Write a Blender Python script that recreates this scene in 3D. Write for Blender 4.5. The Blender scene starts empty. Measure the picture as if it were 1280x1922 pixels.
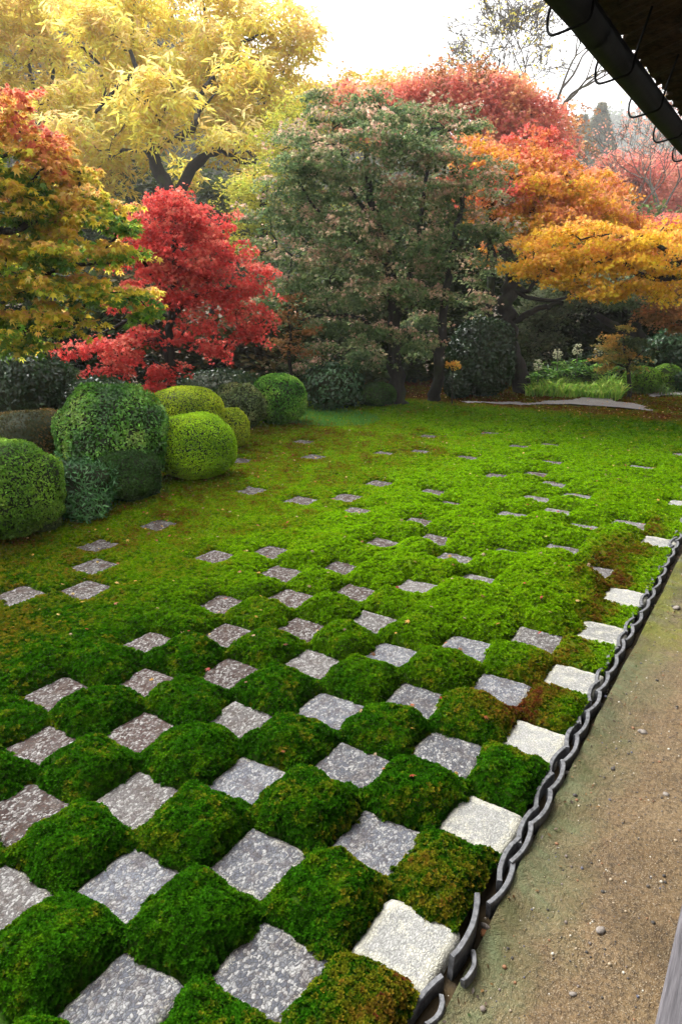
import bpy, bmesh, math, random
import numpy as np
from mathutils import Vector, noise
rng = np.random.default_rng(7); random.seed(7)
SC = bpy.context.scene
COL = SC.collection

# ------------------------------------------------------------------ camera
F, PITCH, YAW = 1341.35, 0.308304, 0.569982
CAM = np.array([0.7904, -1.6735, 2.1018])
cam = bpy.data.cameras.new('camera'); cam_o = bpy.data.objects.new('camera', cam); COL.objects.link(cam_o)
cam_o.location = CAM; cam_o.rotation_euler = (math.pi/2 - PITCH, 0, YAW)
cam.sensor_fit = 'HORIZONTAL'; cam.sensor_width = 36; cam.lens = 36*F/1280; cam.clip_end = 1000; cam.clip_start = .05
SC.camera = cam_o

# ------------------------------------------------------------------ sky, sun, exposure
SUN_EL, SUN_AZ = math.radians(52), math.radians(-70)     # azimuth from +Y, towards +X positive
w = bpy.data.worlds.new('World'); SC.world = w; w.use_nodes = True
nt = w.node_tree; nt.nodes.clear()
sky = nt.nodes.new('ShaderNodeTexSky'); sky.sky_type = 'NISHITA'; sky.sun_disc = False
sky.sun_elevation = SUN_EL; sky.sun_rotation = SUN_AZ; sky.air_density = 1.0; sky.dust_density = 4.0; sky.ozone_density = 1.0
hs = nt.nodes.new('ShaderNodeHueSaturation'); hs.inputs['Saturation'].default_value = .03
bg = nt.nodes.new('ShaderNodeBackground'); bg.inputs['Strength'].default_value = 0.15
wo = nt.nodes.new('ShaderNodeOutputWorld')
nt.links.new(sky.outputs[0], hs.inputs['Color']); nt.links.new(hs.outputs[0], bg.inputs[0]); nt.links.new(bg.outputs[0], wo.inputs[0])
sl = bpy.data.lights.new('sun', 'SUN'); sl.energy = 1.5; sl.angle = math.radians(25); sl.color = (1, .97, .92)
so = bpy.data.objects.new('sun', sl); COL.objects.link(so)
sd = Vector((math.sin(SUN_AZ)*math.cos(SUN_EL), math.cos(SUN_AZ)*math.cos(SUN_EL), math.sin(SUN_EL)))
so.rotation_euler = sd.to_track_quat('Z', 'Y').to_euler()
SC.view_settings.view_transform = 'Standard'; SC.view_settings.look = 'None'
SC.view_settings.exposure = 1.70; SC.view_settings.gamma = 1.0; SC.view_settings.use_curve_mapping = False
SC.render.engine = 'CYCLES'
cy = SC.cycles
cy.max_bounces = 6; cy.diffuse_bounces = 2; cy.glossy_bounces = 2; cy.transmission_bounces = 4; cy.volume_bounces = 1
cy.transparent_max_bounces = 8; cy.use_denoising = True; cy.use_adaptive_sampling = True; cy.adaptive_threshold = .02
cy.caustics_reflective = False; cy.caustics_refractive = False
HAZE = 0.0007

# ------------------------------------------------------------------ helpers
def ray(u, v):
    a = (u-640)/F; b = -(v-961)/F
    cp, sp = math.cos(PITCH), math.sin(PITCH); y = cp+b*sp; z = -sp+b*cp
    c, s = math.cos(YAW), math.sin(YAW)
    return np.array([c*a-s*y, s*a+c*y, z])
def G(u, v, z=0.0):
    """the place on the ground (height z) seen at photo position u, v"""
    r = ray(u, v); t = (z-CAM[2])/r[2]; return CAM + r*t
def W(u, v, d):
    """the place at horizontal distance d metres in the direction u, v"""
    r = ray(u, v); return CAM + r*(d/math.hypot(r[0], r[1]))
def base_at(u, d, z=0.0):
    v = 800.
    for _ in range(30):
        r = ray(u, v); hz = math.hypot(r[0], r[1]); want = (z-CAM[2])/d
        v += (r[2]/hz-want)*F*.9
    return W(u, v, d)*np.array([1, 1, 0]) + np.array([0, 0, z])

def tag(o, label=None, cat=None, group=None, kind=None):
    if label: o['label'] = label
    if cat: o['category'] = cat
    if group: o['group'] = group
    if kind: o['kind'] = kind
    return o
def empty(name, loc=(0, 0, 0), **k):
    o = bpy.data.objects.new(name, None); COL.objects.link(o); o.location = loc; o.empty_display_size = .2
    return tag(o, **k)
def link(name, me, parent=None, mat=None, loc=None, **k):
    o = bpy.data.objects.new(name, me); COL.objects.link(o)
    if mat and not me.materials: me.materials.append(mat)
    if parent is not None:
        o.parent = parent
    if loc is not None: o.location = loc
    return tag(o, **k)
def mesh_np(name, V, T, col=None, nper=3, smooth=False, attrs=None):
    """V n x 3, T m x nper"""
    me = bpy.data.meshes.new(name)
    V = np.asarray(V, np.float32); T = np.asarray(T, np.int32)
    me.vertices.add(len(V)); me.vertices.foreach_set('co', V.ravel())
    me.loops.add(T.size); me.loops.foreach_set('vertex_index', T.ravel())
    me.polygons.add(len(T)); me.polygons.foreach_set('loop_start', np.arange(0, T.size, nper, dtype=np.int32))
    me.polygons.foreach_set('loop_total', np.full(len(T), nper, np.int32))
    if smooth: me.polygons.foreach_set('use_smooth', np.ones(len(T), bool))
    if col is not None:
        a = me.attributes.new('Col', 'FLOAT_COLOR', 'POINT')
        c4 = np.ones((len(V), 4), np.float32); c4[:, :3] = col; a.data.foreach_set('color', c4.ravel())
    for k, vals in (attrs or {}).items():
        a = me.attributes.new(k, 'FLOAT', 'POINT'); a.data.foreach_set('value', np.asarray(vals, np.float32))
    me.update(calc_edges=True); me.validate()
    return me
class MB:
    """collects boxes and tubes into one mesh"""
    def __init__(s): s.V = []; s.Fc = []; s.n = 0
    def add(s, V, Fc):
        s.V.extend([tuple(map(float, v)) for v in V]); s.Fc.extend([tuple(i+s.n for i in f) for f in Fc]); s.n += len(V); return s
    def box(s, a, b):
        (x0, y0, z0), (x1, y1, z1) = a, b
        return s.add([(x0,y0,z0),(x1,y0,z0),(x1,y1,z0),(x0,y1,z0),(x0,y0,z1),(x1,y0,z1),(x1,y1,z1),(x0,y1,z1)],
                     [(0,3,2,1),(4,5,6,7),(0,1,5,4),(1,2,6,5),(2,3,7,6),(3,0,4,7)])
    def tube(s, P, R, sides=8, cap=True):
        P = [Vector(p) for p in P]
        if not hasattr(R, '__len__'): R = [R]*len(P)
        V = []; Fc = []; up = None
        for i, p in enumerate(P):
            d = (P[min(i+1, len(P)-1)]-P[max(i-1, 0)])
            d = d.normalized() if d.length > 1e-9 else Vector((0, 0, 1))
            if up is None: up = d.orthogonal().normalized()
            up = (up-d*up.dot(d)); up = up.normalized() if up.length > 1e-6 else d.orthogonal().normalized()
            q = d.cross(up)
            for k in range(sides):
                a = 2*math.pi*k/sides; V.append(p+(up*math.cos(a)+q*math.sin(a))*R[i])
        for i in range(len(P)-1):
            for k in range(sides):
                k2 = (k+1) % sides; Fc.append((i*sides+k, i*sides+k2, (i+1)*sides+k2, (i+1)*sides+k))
        if cap: Fc.append(tuple(range(sides-1, -1, -1))); Fc.append(tuple((len(P)-1)*sides+k for k in range(sides)))
        return s.add(V, Fc)
    def mesh(s, name, smooth=False):
        me = bpy.data.meshes.new(name); me.from_pydata(s.V, [], s.Fc)
        if smooth: me.polygons.foreach_set('use_smooth', np.ones(len(me.polygons), bool))
        me.update(); return me

def fbm(x, y, z=0.0, o=3):
    return noise.fractal(Vector((x, y, z)), 1.0, 2.0, o, noise_basis='PERLIN_ORIGINAL')
# numpy value noise, fast for many points
_tab = rng.random((64, 64, 64)).astype(np.float32)
def vn(P, s, off=0.):
    Q = np.asarray(P)*s + off + 100.; i = np.floor(Q).astype(int); f = Q-i; f = f*f*(3-2*f)
    r = 0
    for dx in (0, 1):
        for dy in (0, 1):
            for dz in (0, 1):
                wgt = (f[:, 0] if dx else 1-f[:, 0])*(f[:, 1] if dy else 1-f[:, 1])*(f[:, 2] if dz else 1-f[:, 2])
                r = r + wgt*_tab[(i[:, 0]+dx) % 64, (i[:, 1]+dy) % 64, (i[:, 2]+dz) % 64]
    return r      # 0..1

# ------------------------------------------------------------------ materials
def newmat(name):
    m = bpy.data.materials.new(name); m.use_nodes = True; t = m.node_tree; t.nodes.clear()
    out = t.nodes.new('ShaderNodeOutputMaterial'); return m, t, out
class N:
    """tiny node helper"""
    def __init__(s, t): s.t = t
    def n(s, ty, **k):
        x = s.t.nodes.new(ty)
        for a, b in k.items(): setattr(x, a, b)
        return x
    def l(s, a, b): s.t.links.new(a, b)
    def put(s, sock, v):
        if hasattr(v, 'is_linked') or isinstance(v, bpy.types.NodeSocket): s.l(v, sock)
        else: sock.default_value = v
    def noise(s, scale, detail=4, rough=.55, vec=None, dist=0):
        x = s.n('ShaderNodeTexNoise'); x.inputs['Scale'].default_value = scale; x.inputs['Detail'].default_value = detail
        x.inputs['Roughness'].default_value = rough; x.inputs['Distortion'].default_value = dist
        if vec is not None: s.l(vec, x.inputs['Vector'])
        return x.outputs[0]
    def ramp(s, fac, stops):
        x = s.n('ShaderNodeValToRGB'); e = x.color_ramp.elements
        while len(e) < len(stops): e.new(.5)
        for el, (p, c) in zip(e, stops): el.position = p; el.color = (*c, 1) if len(c) == 3 else c
        s.l(fac, x.inputs[0]); return x.outputs[0]
    def mix(s, fac, a, b, mode='MIX'):
        x = s.n('ShaderNodeMix', data_type='RGBA', blend_type=mode)
        s.put(x.inputs[0], fac)
        for i, v in ((6, a), (7, b)):
            if isinstance(v, bpy.types.NodeSocket): s.l(v, x.inputs[i])
            else: x.inputs[i].default_value = (*v, 1)
        return x.outputs[2]
    def math(s, op, a, b=0.0, c=None):
        x = s.n('ShaderNodeMath', operation=op); s.put(x.inputs[0], a); s.put(x.inputs[1], b)
        if c is not None: s.put(x.inputs[2], c)
        return x.outputs[0]
    def rng(s, v, a, b, c=0., d=1.):
        x = s.n('ShaderNodeMapRange'); s.l(v, x.inputs[0])
        for i, q in zip((1, 2, 3, 4), (a, b, c, d)): x.inputs[i].default_value = q
        return x.outputs[0]
    def bump(s, h, strength=.5, dist=.01, normal=None):
        x = s.n('ShaderNodeBump'); x.inputs['Strength'].default_value = strength; x.inputs['Distance'].default_value = dist
        s.l(h, x.inputs['Height'])
        if normal is not None: s.l(normal, x.inputs['Normal'])
        return x.outputs[0]
    def pos(s): return s.n('ShaderNodeNewGeometry').outputs['Position']
    def obj(s): return s.n('ShaderNodeTexCoord').outputs['Object']
    def principled(s, out, color, rough=.8, normal=None, spec=.3, metal=0):
        p = s.n('ShaderNodeBsdfPrincipled'); s.put(p.inputs['Roughness'], rough)
        if isinstance(color, bpy.types.NodeSocket): s.l(color, p.inputs['Base Color'])
        else: p.inputs['Base Color'].default_value = (*color, 1)
        p.inputs['Specular IOR Level'].default_value = spec; p.inputs['Metallic'].default_value = metal
        if normal is not None: s.l(normal, p.inputs['Normal'])
        s.l(p.outputs[0], out.inputs['Surface']); return p

def leaf_mat(name, trans=.45, gloss=.06, rough=.45):
    m, t, out = newmat(name); n = N(t)
    a = n.n('ShaderNodeAttribute', attribute_name='Col')
    d = n.n('ShaderNodeBsdfDiffuse'); tr = n.n('ShaderNodeBsdfTranslucent'); g = n.n('ShaderNodeBsdfGlossy'); g.inputs['Roughness'].default_value = rough
    n.l(a.outputs['Color'], d.inputs['Color'])
    gm = n.n('ShaderNodeGamma'); gm.inputs['Gamma'].default_value = .8; n.l(a.outputs['Color'], gm.inputs['Color']); n.l(gm.outputs[0], tr.inputs['Color'])
    m1 = n.n('ShaderNodeMixShader'); m1.inputs[0].default_value = trans; n.l(d.outputs[0], m1.inputs[1]); n.l(tr.outputs[0], m1.inputs[2])
    m2 = n.n('ShaderNodeMixShader'); m2.inputs[0].default_value = gloss; n.l(m1.outputs[0], m2.inputs[1]); n.l(g.outputs[0], m2.inputs[2])
    n.l(m2.outputs[0], out.inputs['Surface']); return m
LEAF = leaf_mat('maple_leaf', .52, .02, .4); LIT = leaf_mat('thin_yellow_leaf', .62, .02, .4); WAXY = leaf_mat('waxy_leaf', .15, .045, .3); SOFT = leaf_mat('clipped_leaf', .28, .012, .5)

def bark_mat(name, c0, c1, moss=(.05, .07, .02)):
    m, t, out = newmat(name); n = N(t); p = n.pos()
    mp = n.n('ShaderNodeMapping'); mp.inputs['Scale'].default_value = (1, 1, .25); n.l(p, mp.inputs[0])
    a = n.noise(22, 6, .65, mp.outputs[0]); c = n.ramp(a, [(.3, c0), (.7, c1)])
    b = n.noise(3, 4, .6, p); f = n.rng(b, .52, .66); c = n.mix(n.math('MULTIPLY', f, .7), c, moss)
    n.principled(out, c, .8, n.bump(a, .8, .02), .25); return m
BARK = bark_mat('dark_wet_bark', (.006, .005, .0045), (.026, .022, .018), (.025, .038, .010))
BARK2 = bark_mat('hazed_grey_bark', (.08, .07, .06), (.20, .18, .155), (.08, .10, .05))  # grey lightened so the colour itself carries mist on the distant trees

def moss_mat(name, inst, tuft=True):
    m, t, out = newmat(name); n = N(t); p = n.pos()
    ty = 'INSTANCER' if inst else 'GEOMETRY'
    lush = n.n('ShaderNodeAttribute', attribute_name='lush', attribute_type=ty).outputs['Fac']
    red = n.n('ShaderNodeAttribute', attribute_name='red', attribute_type=ty).outputs['Fac']
    n1 = n.noise(9, 3, .6, p); n2 = n.noise(2.2, 3, .6, p); n3 = n.noise(45, 2, .6, p)
    dark = n.ramp(n3, [(.3, (.007, .036, .001)), (.7, (.028, .115, .003))])
    bright = n.ramp(n3, [(.3, (.085, .200, .002)), (.75, (.235, .430, .004))])
    fl = n.math('ADD', lush, n.math('MULTIPLY', n.math('SUBTRACT', n1, .5), .9))
    c = n.mix(n.rng(fl, .0, 1.0), dark, bright)
    olive = n.ramp(n3, [(.3, (.070, .065, .004)), (.75, (.190, .140, .010))])
    rust = n.ramp(n3, [(.3, (.045, .012, .005)), (.75, (.120, .035, .010))])
    oi = n.n('ShaderNodeAttribute', attribute_name='rnd', attribute_type=ty).outputs['Fac'] if tuft else n3
    f2 = n.math('ADD', red, n.math('MULTIPLY', n.math('SUBTRACT', n.math('ADD', n1, n2), 1.0), .85))
    f2 = n.math('ADD', f2, n.math('MULTIPLY', n.math('SUBTRACT', oi, .5), .5))
    f2 = n.math('ADD', f2, n.math('MULTIPLY', n.rng(oi, .96, .98, 0, .14), n.math('SUBTRACT', 1.0, n.math('MULTIPLY', lush, .8))))
    c = n.mix(n.rng(f2, .05, .45), c, olive)
    c = n.mix(n.rng(f2, .42, .72), c, rust)
    if tuft:
        sc_ = n.rng(oi, 0, 1, .55, 1.45); vm = n.n('ShaderNodeVectorMath', operation='SCALE'); n.l(c, vm.inputs[0]); n.l(sc_, vm.inputs['Scale']); c = vm.outputs[0]
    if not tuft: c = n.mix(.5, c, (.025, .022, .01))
    d = n.n('ShaderNodeBsdfDiffuse'); n.l(c, d.inputs[0]); tr = n.n('ShaderNodeBsdfTranslucent'); n.l(c, tr.inputs[0])
    ms = n.n('ShaderNodeMixShader'); ms.inputs[0].default_value = .35 if tuft else 0
    n.l(d.outputs[0], ms.inputs[1]); n.l(tr.outputs[0], ms.inputs[2]); n.l(ms.outputs[0], out.inputs[0]); return m
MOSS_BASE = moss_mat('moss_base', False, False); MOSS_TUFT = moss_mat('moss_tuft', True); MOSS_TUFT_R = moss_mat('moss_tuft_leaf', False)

def stone_mat():
    m, t, out = newmat('worn_granite'); n = N(t); p = n.pos(); o = n.obj()
    oi = n.n('ShaderNodeObjectInfo')
    vo = n.n('ShaderNodeTexVoronoi', feature='F1'); vo.inputs['Scale'].default_value = 100; vo.inputs['Randomness'].default_value = 1
    mp = n.n('ShaderNodeMapping'); mp.inputs['Scale'].default_value = (1, .62, 1); n.l(p, mp.inputs[0])
    wp = n.n('ShaderNodeTexNoise'); wp.inputs['Scale'].default_value = 40; n.l(p, wp.inputs[0])
    va = n.n('ShaderNodeVectorMath', operation='MULTIPLY_ADD'); n.l(wp.outputs['Color'], va.inputs[0]); va.inputs[1].default_value = (.02, .02, .02); n.l(mp.outputs[0], va.inputs[2])
    n.l(va.outputs[0], vo.inputs['Vector'])
    ed = n.n('ShaderNodeTexVoronoi', feature='DISTANCE_TO_EDGE'); ed.inputs['Scale'].default_value = 100; n.l(va.outputs[0], ed.inputs['Vector'])
    cellv = n.n('ShaderNodeSeparateColor'); n.l(vo.outputs['Color'], cellv.inputs[0])
    fine = n.noise(150, 3, .7, p); big = n.noise(9, 4, .6, p)
    base = n.mix(.85, oi.outputs['Color'], (.56, .55, .52))
    base = n.mix(n.rng(cellv.outputs[0], .35, .95, .0, .95), oi.outputs['Color'], base)
    base = n.mix(n.rng(fine, .25, .75, 0, .8), n.mix(1.0, base, (.40, .40, .42), 'MULTIPLY'), base)
    # pale lichen crust, stronger on the rims
    sx = n.n('ShaderNodeSeparateXYZ'); n.l(o, sx.inputs[0])
    e = n.math('MAXIMUM', n.math('ABSOLUTE', sx.outputs[0]), n.math('ABSOLUTE', sx.outputs[1]))
    ef = n.math('ADD', n.rng(e, .095, .150, -.06, .42), n.math('MULTIPLY', n.math('SUBTRACT', n.noise(16, 5, .7, p), .5), 1.3))
    ef = n.math('ADD', ef, n.math('MULTIPLY', n.math('SUBTRACT', fine, .5), .8))
    ef = n.math('ADD', ef, n.math('MULTIPLY', oi.outputs['Alpha'], .45))
    lich = n.rng(ef, .36, .56)
    c = n.mix(n.math('MULTIPLY', n.math('MULTIPLY', lich, .85), n.rng(cellv.outputs[1], .05, .35, .25, 1)), base, (.50, .48, .39))
    # brown algae and litter
    bf = n.rng(n.math('ADD', n.noise(11, 5, .7, p), n.math('MULTIPLY', n.math('SUBTRACT', n.noise(60, 2, .6, p), .5), .35)), .50, .60)
    c = n.mix(n.math('MULTIPLY', n.math('MULTIPLY', bf, .8), n.math('SUBTRACT', 1.05, n.math('MULTIPLY', oi.outputs['Alpha'], 1.6))), c, (.055, .028, .018))
    crack = n.rng(ed.outputs['Distance'], 0, .16)
    c = n.mix(n.math('MULTIPLY', n.math('SUBTRACT', 1.0, n.rng(crack, 0, 1, .0, 1)), n.math('SUBTRACT', 1.0, n.math('MULTIPLY', oi.outputs['Alpha'], .65))), c, (.03, .025, .022))
    h = n.math('ADD', n.math('MULTIPLY', n.rng(ed.outputs['Distance'], 0, .3), .6), fine)
    r = n.rng(n.noise(12, 3, .6, p), .4, .6, .45, .85)
    n.principled(out, c, r, n.bump(h, .6, .005), .16); return m
STONE = stone_mat()

def earth_mat():
    m, t, out = newmat('packed_earth'); n = N(t); p = n.pos()
    a = n.noise(2.0, 5, .6, p); b = n.noise(60, 4, .7, p); c0 = n.noise(14, 5, .65, p); g = n.noise(220, 2, .6, p)
    c = n.ramp(a, [(.35, (.152, .101, .047)), (.6, (.238, .164, .082))])
    c = n.mix(n.rng(c0, .35, .7, 0, .55), c, (.20, .12, .055))
    c = n.mix(n.rng(b, .44, .64, 0, .9), c, (.075, .05, .028))
    c = n.mix(n.rng(g, .56, .66, 0, .8), c, (.40, .33, .23))
    sx = n.n('ShaderNodeSeparateXYZ'); n.l(p, sx.inputs[0])
    ex = n.math('ADD', sx.outputs[0], n.math('MULTIPLY', n.math('SUBTRACT', n.noise(3, 5, .7, p), .5), .55))
    gf = n.rng(ex, .18, .47, 1, 0)
    c = n.mix(n.math('MULTIPLY', gf, n.rng(c0, .3, .6, .45, 1.)), c, n.mix(n.rng(n.noise(5, 4, .6, p), .4, .6), (.085, .090, .028), (.15, .175, .085)))
    # green moss film further along
    my = n.math('ADD', sx.outputs[1], n.math('MULTIPLY', n.noise(2.5, 4, .6, p), 1.2))
    mf = n.math('MULTIPLY', n.rng(my, 3.0, 3.5), n.rng(n.noise(4, 5, .7, p), .40, .55))
    c = n.mix(n.math('MULTIPLY', mf, .8), c, n.mix(n.noise(30, 3, .6, p), (.07, .12, .008), (.26, .22, .02)))
    wet = n.rng(n.noise(1.6, 4, .6, p), .5, .62, 0, .45)
    c = n.mix(wet, c, n.mix(1.0, c, (.42, .42, .42), 'MULTIPLY'))
    hb = n.math('ADD', n.math('ADD', b, n.math('MULTIPLY', g, .5)), n.math('MULTIPLY', c0, 1.5))
    n.principled(out, c, n.rng(n.noise(5, 3, .6, p), .4, .6, .6, .9), n.bump(hb, 1.0, .018), .3); return m
EARTH = earth_mat()

def simple_mat(name, c0, c1, scale=10, rough=.7, bump=.4, spec=.3, dist=.01, stretch=None, detail=5):
    m, t, out = newmat(name); n = N(t); p = n.pos()
    if stretch:
        mp = n.n('ShaderNodeMapping'); mp.inputs['Scale'].default_value = stretch; n.l(p, mp.inputs[0]); p = mp.outputs[0]
    a = n.noise(scale, detail, .65, p); c = n.ramp(a, [(.3, c0), (.7, c1)])
    n.principled(out, c, rough, n.bump(a, bump, dist), spec); return m
FOREST = simple_mat('leaf_litter', (.018, .014, .008), (.085, .055, .022), 14, .9, .6)
GRAVEL = simple_mat('pale_gravel', (.09, .082, .08), (.30, .28, .265), 60, .85, .7)
TILE = simple_mat('smoked_roof_tile', (.018, .019, .022), (.17, .172, .18), 40, .6, .35, .5, .004)
WOOD = simple_mat('weathered_wood', (.05, .047, .052), (.15, .14, .15), 18, .75, .5, .3, .004, (6, .35, 6))
DARKWOOD = simple_mat('dark_old_wood', (.018, .013, .009), (.05, .036, .024), 14, .75, .5, .3, .004, (5, .5, 5))
BARKROOF = simple_mat('cypress_bark_layers', (.012, .008, .004), (.07, .038, .018), 30, .9, .9, .2, .02, (1, .35, 5))
METAL = simple_mat('dark_copper_gutter', (.002, .002, .002), (.006, .0055, .005), 20, .6, .15, .12)
ROCK = simple_mat('pebble_rock', (.10, .085, .075), (.30, .26, .22), 60, .7, .4)
PLASTER = simple_mat('plaster_wall', (.42, .39, .33), (.5, .47, .41), 4, .9, .2)
HILLM = simple_mat('far_wood', (.02, .04, .018), (.06, .075, .03), .6, .95, .3)

# ------------------------------------------------------------------ the stone lattice
C = .33           # spacing of the lattice; a stone is about .30 m square; q counts lines in from the tile edging, p along it
near = {0:[-2,-1,0], 1:[-2,-1,0,1], 2:[-3,-2,-1,0,1,2], 3:[-3,-2,-1,0,1,2,3], 4:[-3,-2,-1,0,1,2,3,4],
        5:[-2,-1,0,1,5], 6:[-1,0,1,2,3], 7:[0,1,3]}
stones = set()
for j, r in near.items():
    for i in r: stones.add((j-i, i+j))
stones |= {(4,-2),(15,19),(13,17),(15,15),(12,12),(10,12),(12,8),(12,6),(11,5),(10,4),(11,3),(9,7),(8,8),(7,7),(11,23),(11,19),
  (10,20),(8,20),(9,15),(9,13),(8,12),(7,15),(6,14),(6,12),(6,10),(5,11),(4,10),(4,14),(3,15),(6,18),(5,19),(4,18),(5,21),(6,24),
  (9,25),(7,23),(2,22),(4,16),(3,17),(2,14),(1,15),(2,12),(3,11),(3,9),(4,8),(1,11),(0,20),(0,18),(0,14),(0,10),(8,0),(1,25),
  (1,-1),(2,-2),(3,-3),(0,-2),(1,-3),(2,-4)}
stones = sorted(stones)
OFFS = {s: (random.uniform(-.008, .008), random.uniform(-.008, .008), random.uniform(-.03, .03)) for s in stones}
HALF = .141
def sst(t): t = np.clip(t, 0, 1); return t*t*(3-2*t)
def lerp_tab(x, xs, ys): return np.interp(x, xs, ys)
def amp(X, Y):
    q = -X/C; p = Y/C
    A = lerp_tab(p, [-2, 4, 8, 14, 22, 32], [.096, .090, .084, .064, .036, .02])
    left = lerp_tab(q, [5.0, 7.2, 9.5, 13], [1, .8, .35, .22])
    A = A*np.where(p > 15, lerp_tab(q, [7, 11, 14], [1, .6, .25]), left)
    A = A + .075*np.exp(-((q-2.1)/1.4)**2-((p-9.2)/1.6)**2) + .03*np.exp(-((q-1.5)/1.2)**2-((p-12.6)/1.3)**2)
    edge = sst((q-.05)/.9)
    A = A*sst((.125-X)/.07)*np.where(Y > 10.7, .15, 1)
    A = A*(edge + (1-edge)*lerp_tab(p, [4.2, 6], [.75, .12]))
    return A
def height(X, Y):
    """moss surface height; below 0 on stones"""
    X = np.asarray(X, float); Y = np.asarray(Y, float)
    P = np.c_[X, Y, np.zeros_like(X)]
    wx = X + .024*(vn(P, 8, 31)-.5)*2 + .014*(vn(P, 14)-.5)*2 + .010*(vn(P, 45, 5)-.5)*2; wy = Y + .024*(vn(P, 8, 41)-.5)*2 + .014*(vn(P, 14, 9)-.5)*2 + .010*(vn(P, 45, 15)-.5)*2
    prod = np.ones_like(X); ins = np.zeros_like(X, bool)
    for (q, p) in stones:
        ox, oy, rz = OFFS[(q, p)]
        dx = np.abs(wx-(-q*C+ox)); dy = np.abs(wy-(p*C+oy))
        m = (dx < .5) & (dy < .5)
        if not m.any(): continue
        ex = np.maximum(dx[m]-HALF, 0); ey = np.maximum(dy[m]-HALF, 0); d = np.hypot(ex, ey)
        t = np.clip(d/.155, 0, 1); s = 1-(1-t)**2.9
        prod[m] *= s; ins[m] |= d <= 0
    A = amp(X, Y)*(.78+.5*vn(P, 2.6, 17))
    lump = (vn(P, 6, 3)-.5)*.032 + (vn(P, 16, 8)-.5)*.030 + (vn(P, 2.0, 8)-.5)*.03*np.clip(A/.06, 0, 1)
    H = prod*(A + lump*np.clip(A/.06, .35, 1.3)) + .004
    return np.where(ins, -.035, H)
def red_at(X, Y):
    q = -X/C; p = Y/C
    r = -.20 + .0*X
    r = r + .31*sst((q-6.5)/4)*sst((27-p)/6) + .10*sst((q-11)/4)
    r = r + .42*np.exp(-((q-.35)/.42)**2)*sst((p-3.2)/2)*sst((17-p)/2) + .62*np.exp(-((q-.9)/.5)**2-((p-11.3)/1.6)**2)
    r = r + .35*np.exp(-((q-.1)/.8)**2)*sst((2.5-p)/2)+ .45*np.exp(-((q-.6)/.7)**2-((p-4.6)/1.)**2)
    r = r + .5*sst((p-30.5)/2.5) + .10*sst((p-22)/7)
    return np.minimum(r, .58)
def lush_at(X, Y):
    q = -X/C; p = Y/C
    l = .02 + .90*sst((p-2.0)/8)
    l = l*(1-.65*sst((p-21)/9))
    l = l + .20*sst((q-5)/4)*sst((p-1)/4)
    return l

# ------------------------------------------------------------------ ground
def grid(x0, x1, y0, y1, st):
    nx = max(2, int(round((x1-x0)/st))+1); ny = max(2, int(round((y1-y0)/st))+1)
    X, Y = np.meshgrid(np.linspace(x0, x1, nx), np.linspace(y0, y1, ny)); i = np.arange(nx*ny).reshape(ny, nx)
    T = np.c_[i[:-1, :-1].ravel(), i[:-1, 1:].ravel(), i[1:, 1:].ravel(), i[1:, :-1].ravel()]
    return X.ravel(), Y.ravel(), T
X, Y, T = grid(-880, 880, -880, 880, 20)
me = mesh_np('ground', np.c_[X, Y, np.full_like(X, -.12)], T, nper=4)
link('ground', me, mat=FOREST, kind='structure')
X, Y, T = grid(-24, 14, -6, 34, .25)
Z = -.075+.07*(vn(np.c_[X, Y, 0*X], .9)-.5)+.25*sst((Y-17)/8)+.2*sst((-X-9)/6)
me = mesh_np('forest_floor', np.c_[X, Y, Z], T, nper=4, smooth=True); link('forest_floor', me, mat=FOREST, kind='structure')
X, Y, T = grid(.185, 3.4, -4, 16, .03)
P = np.c_[X, Y, 0*X]
Z = -.028+.022*(vn(P, 2.2)-.5)+.012*(vn(P, 9)-.5)+.006*(vn(P, 30)-.5)+.022*sst((.27-X)/.08)*(.6+.8*(vn(P, 7, 4)-.3))
me_s = mesh_np('soil_strip', np.array([[-.3, -4, -.045], [.19, -4, -.045], [.19, 16, -.045], [-.3, 16, -.045]]), np.array([[0, 1, 2, 3]]), nper=4); link('soil_strip', me_s, mat=FOREST, kind='structure')
me = mesh_np('earth_path', np.c_[X, Y, Z], T, nper=4, smooth=True); link('earth_path', me, mat=EARTH, kind='structure')
def earth_z(x, y):
    P = np.array([[x, y, 0.]]); return float((-.028+.022*(vn(P, 2.2)-.5)+.012*(vn(P, 9)-.5)+.006*(vn(P, 30)-.5))[0])

# gravel path through the back of the garden
PATH = [(870,755),(985,758),(1060,753),(1092,751),(1102,743),(1128,741),(1140,749),(1175,757),(1215,768),(1250,774),(1222,775),(1170,770),(1120,765),(1040,763),(960,762),(870,759)]
path_xy = [G(u, v)[:2] for u, v in PATH]
PATH2 = [(1215,742),(1290,736),(1400,738),(1400,748),(1290,745),(1215,748)]
path2_xy = [G(u, v)[:2] for u, v in PATH2]
def inside(X, Y, poly):
    r = np.zeros(len(X), bool); n = len(poly)
    for i in range(n):
        x1, y1 = poly[i]; x2, y2 = poly[(i+1) % n]
        c = ((y1 > Y) != (y2 > Y)) & (X < (x2-x1)*(Y-y1)/((y2-y1) or 1e-9)+x1); r ^= c
    return r
for nm, poly in (('gravel_path', path_xy), ('gravel_path', path2_xy)):
    xs = [a[0] for a in poly]; ys = [a[1] for a in poly]
    X, Y, T = grid(min(xs)-.1, max(xs)+.1, min(ys)-.1, max(ys)+.1, .06)
    Pn = np.c_[X, Y, 0*X]
    ok = inside(X+.25*(vn(Pn, 3)-.5), Y+.25*(vn(Pn, 3, 7)-.5), poly)[T].all(1)
    me = mesh_np(nm, np.c_[X, Y, .034+.008*vn(Pn, 9)], T[ok], nper=4, smooth=True); link(nm, me, mat=GRAVEL, kind='structure')

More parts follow.
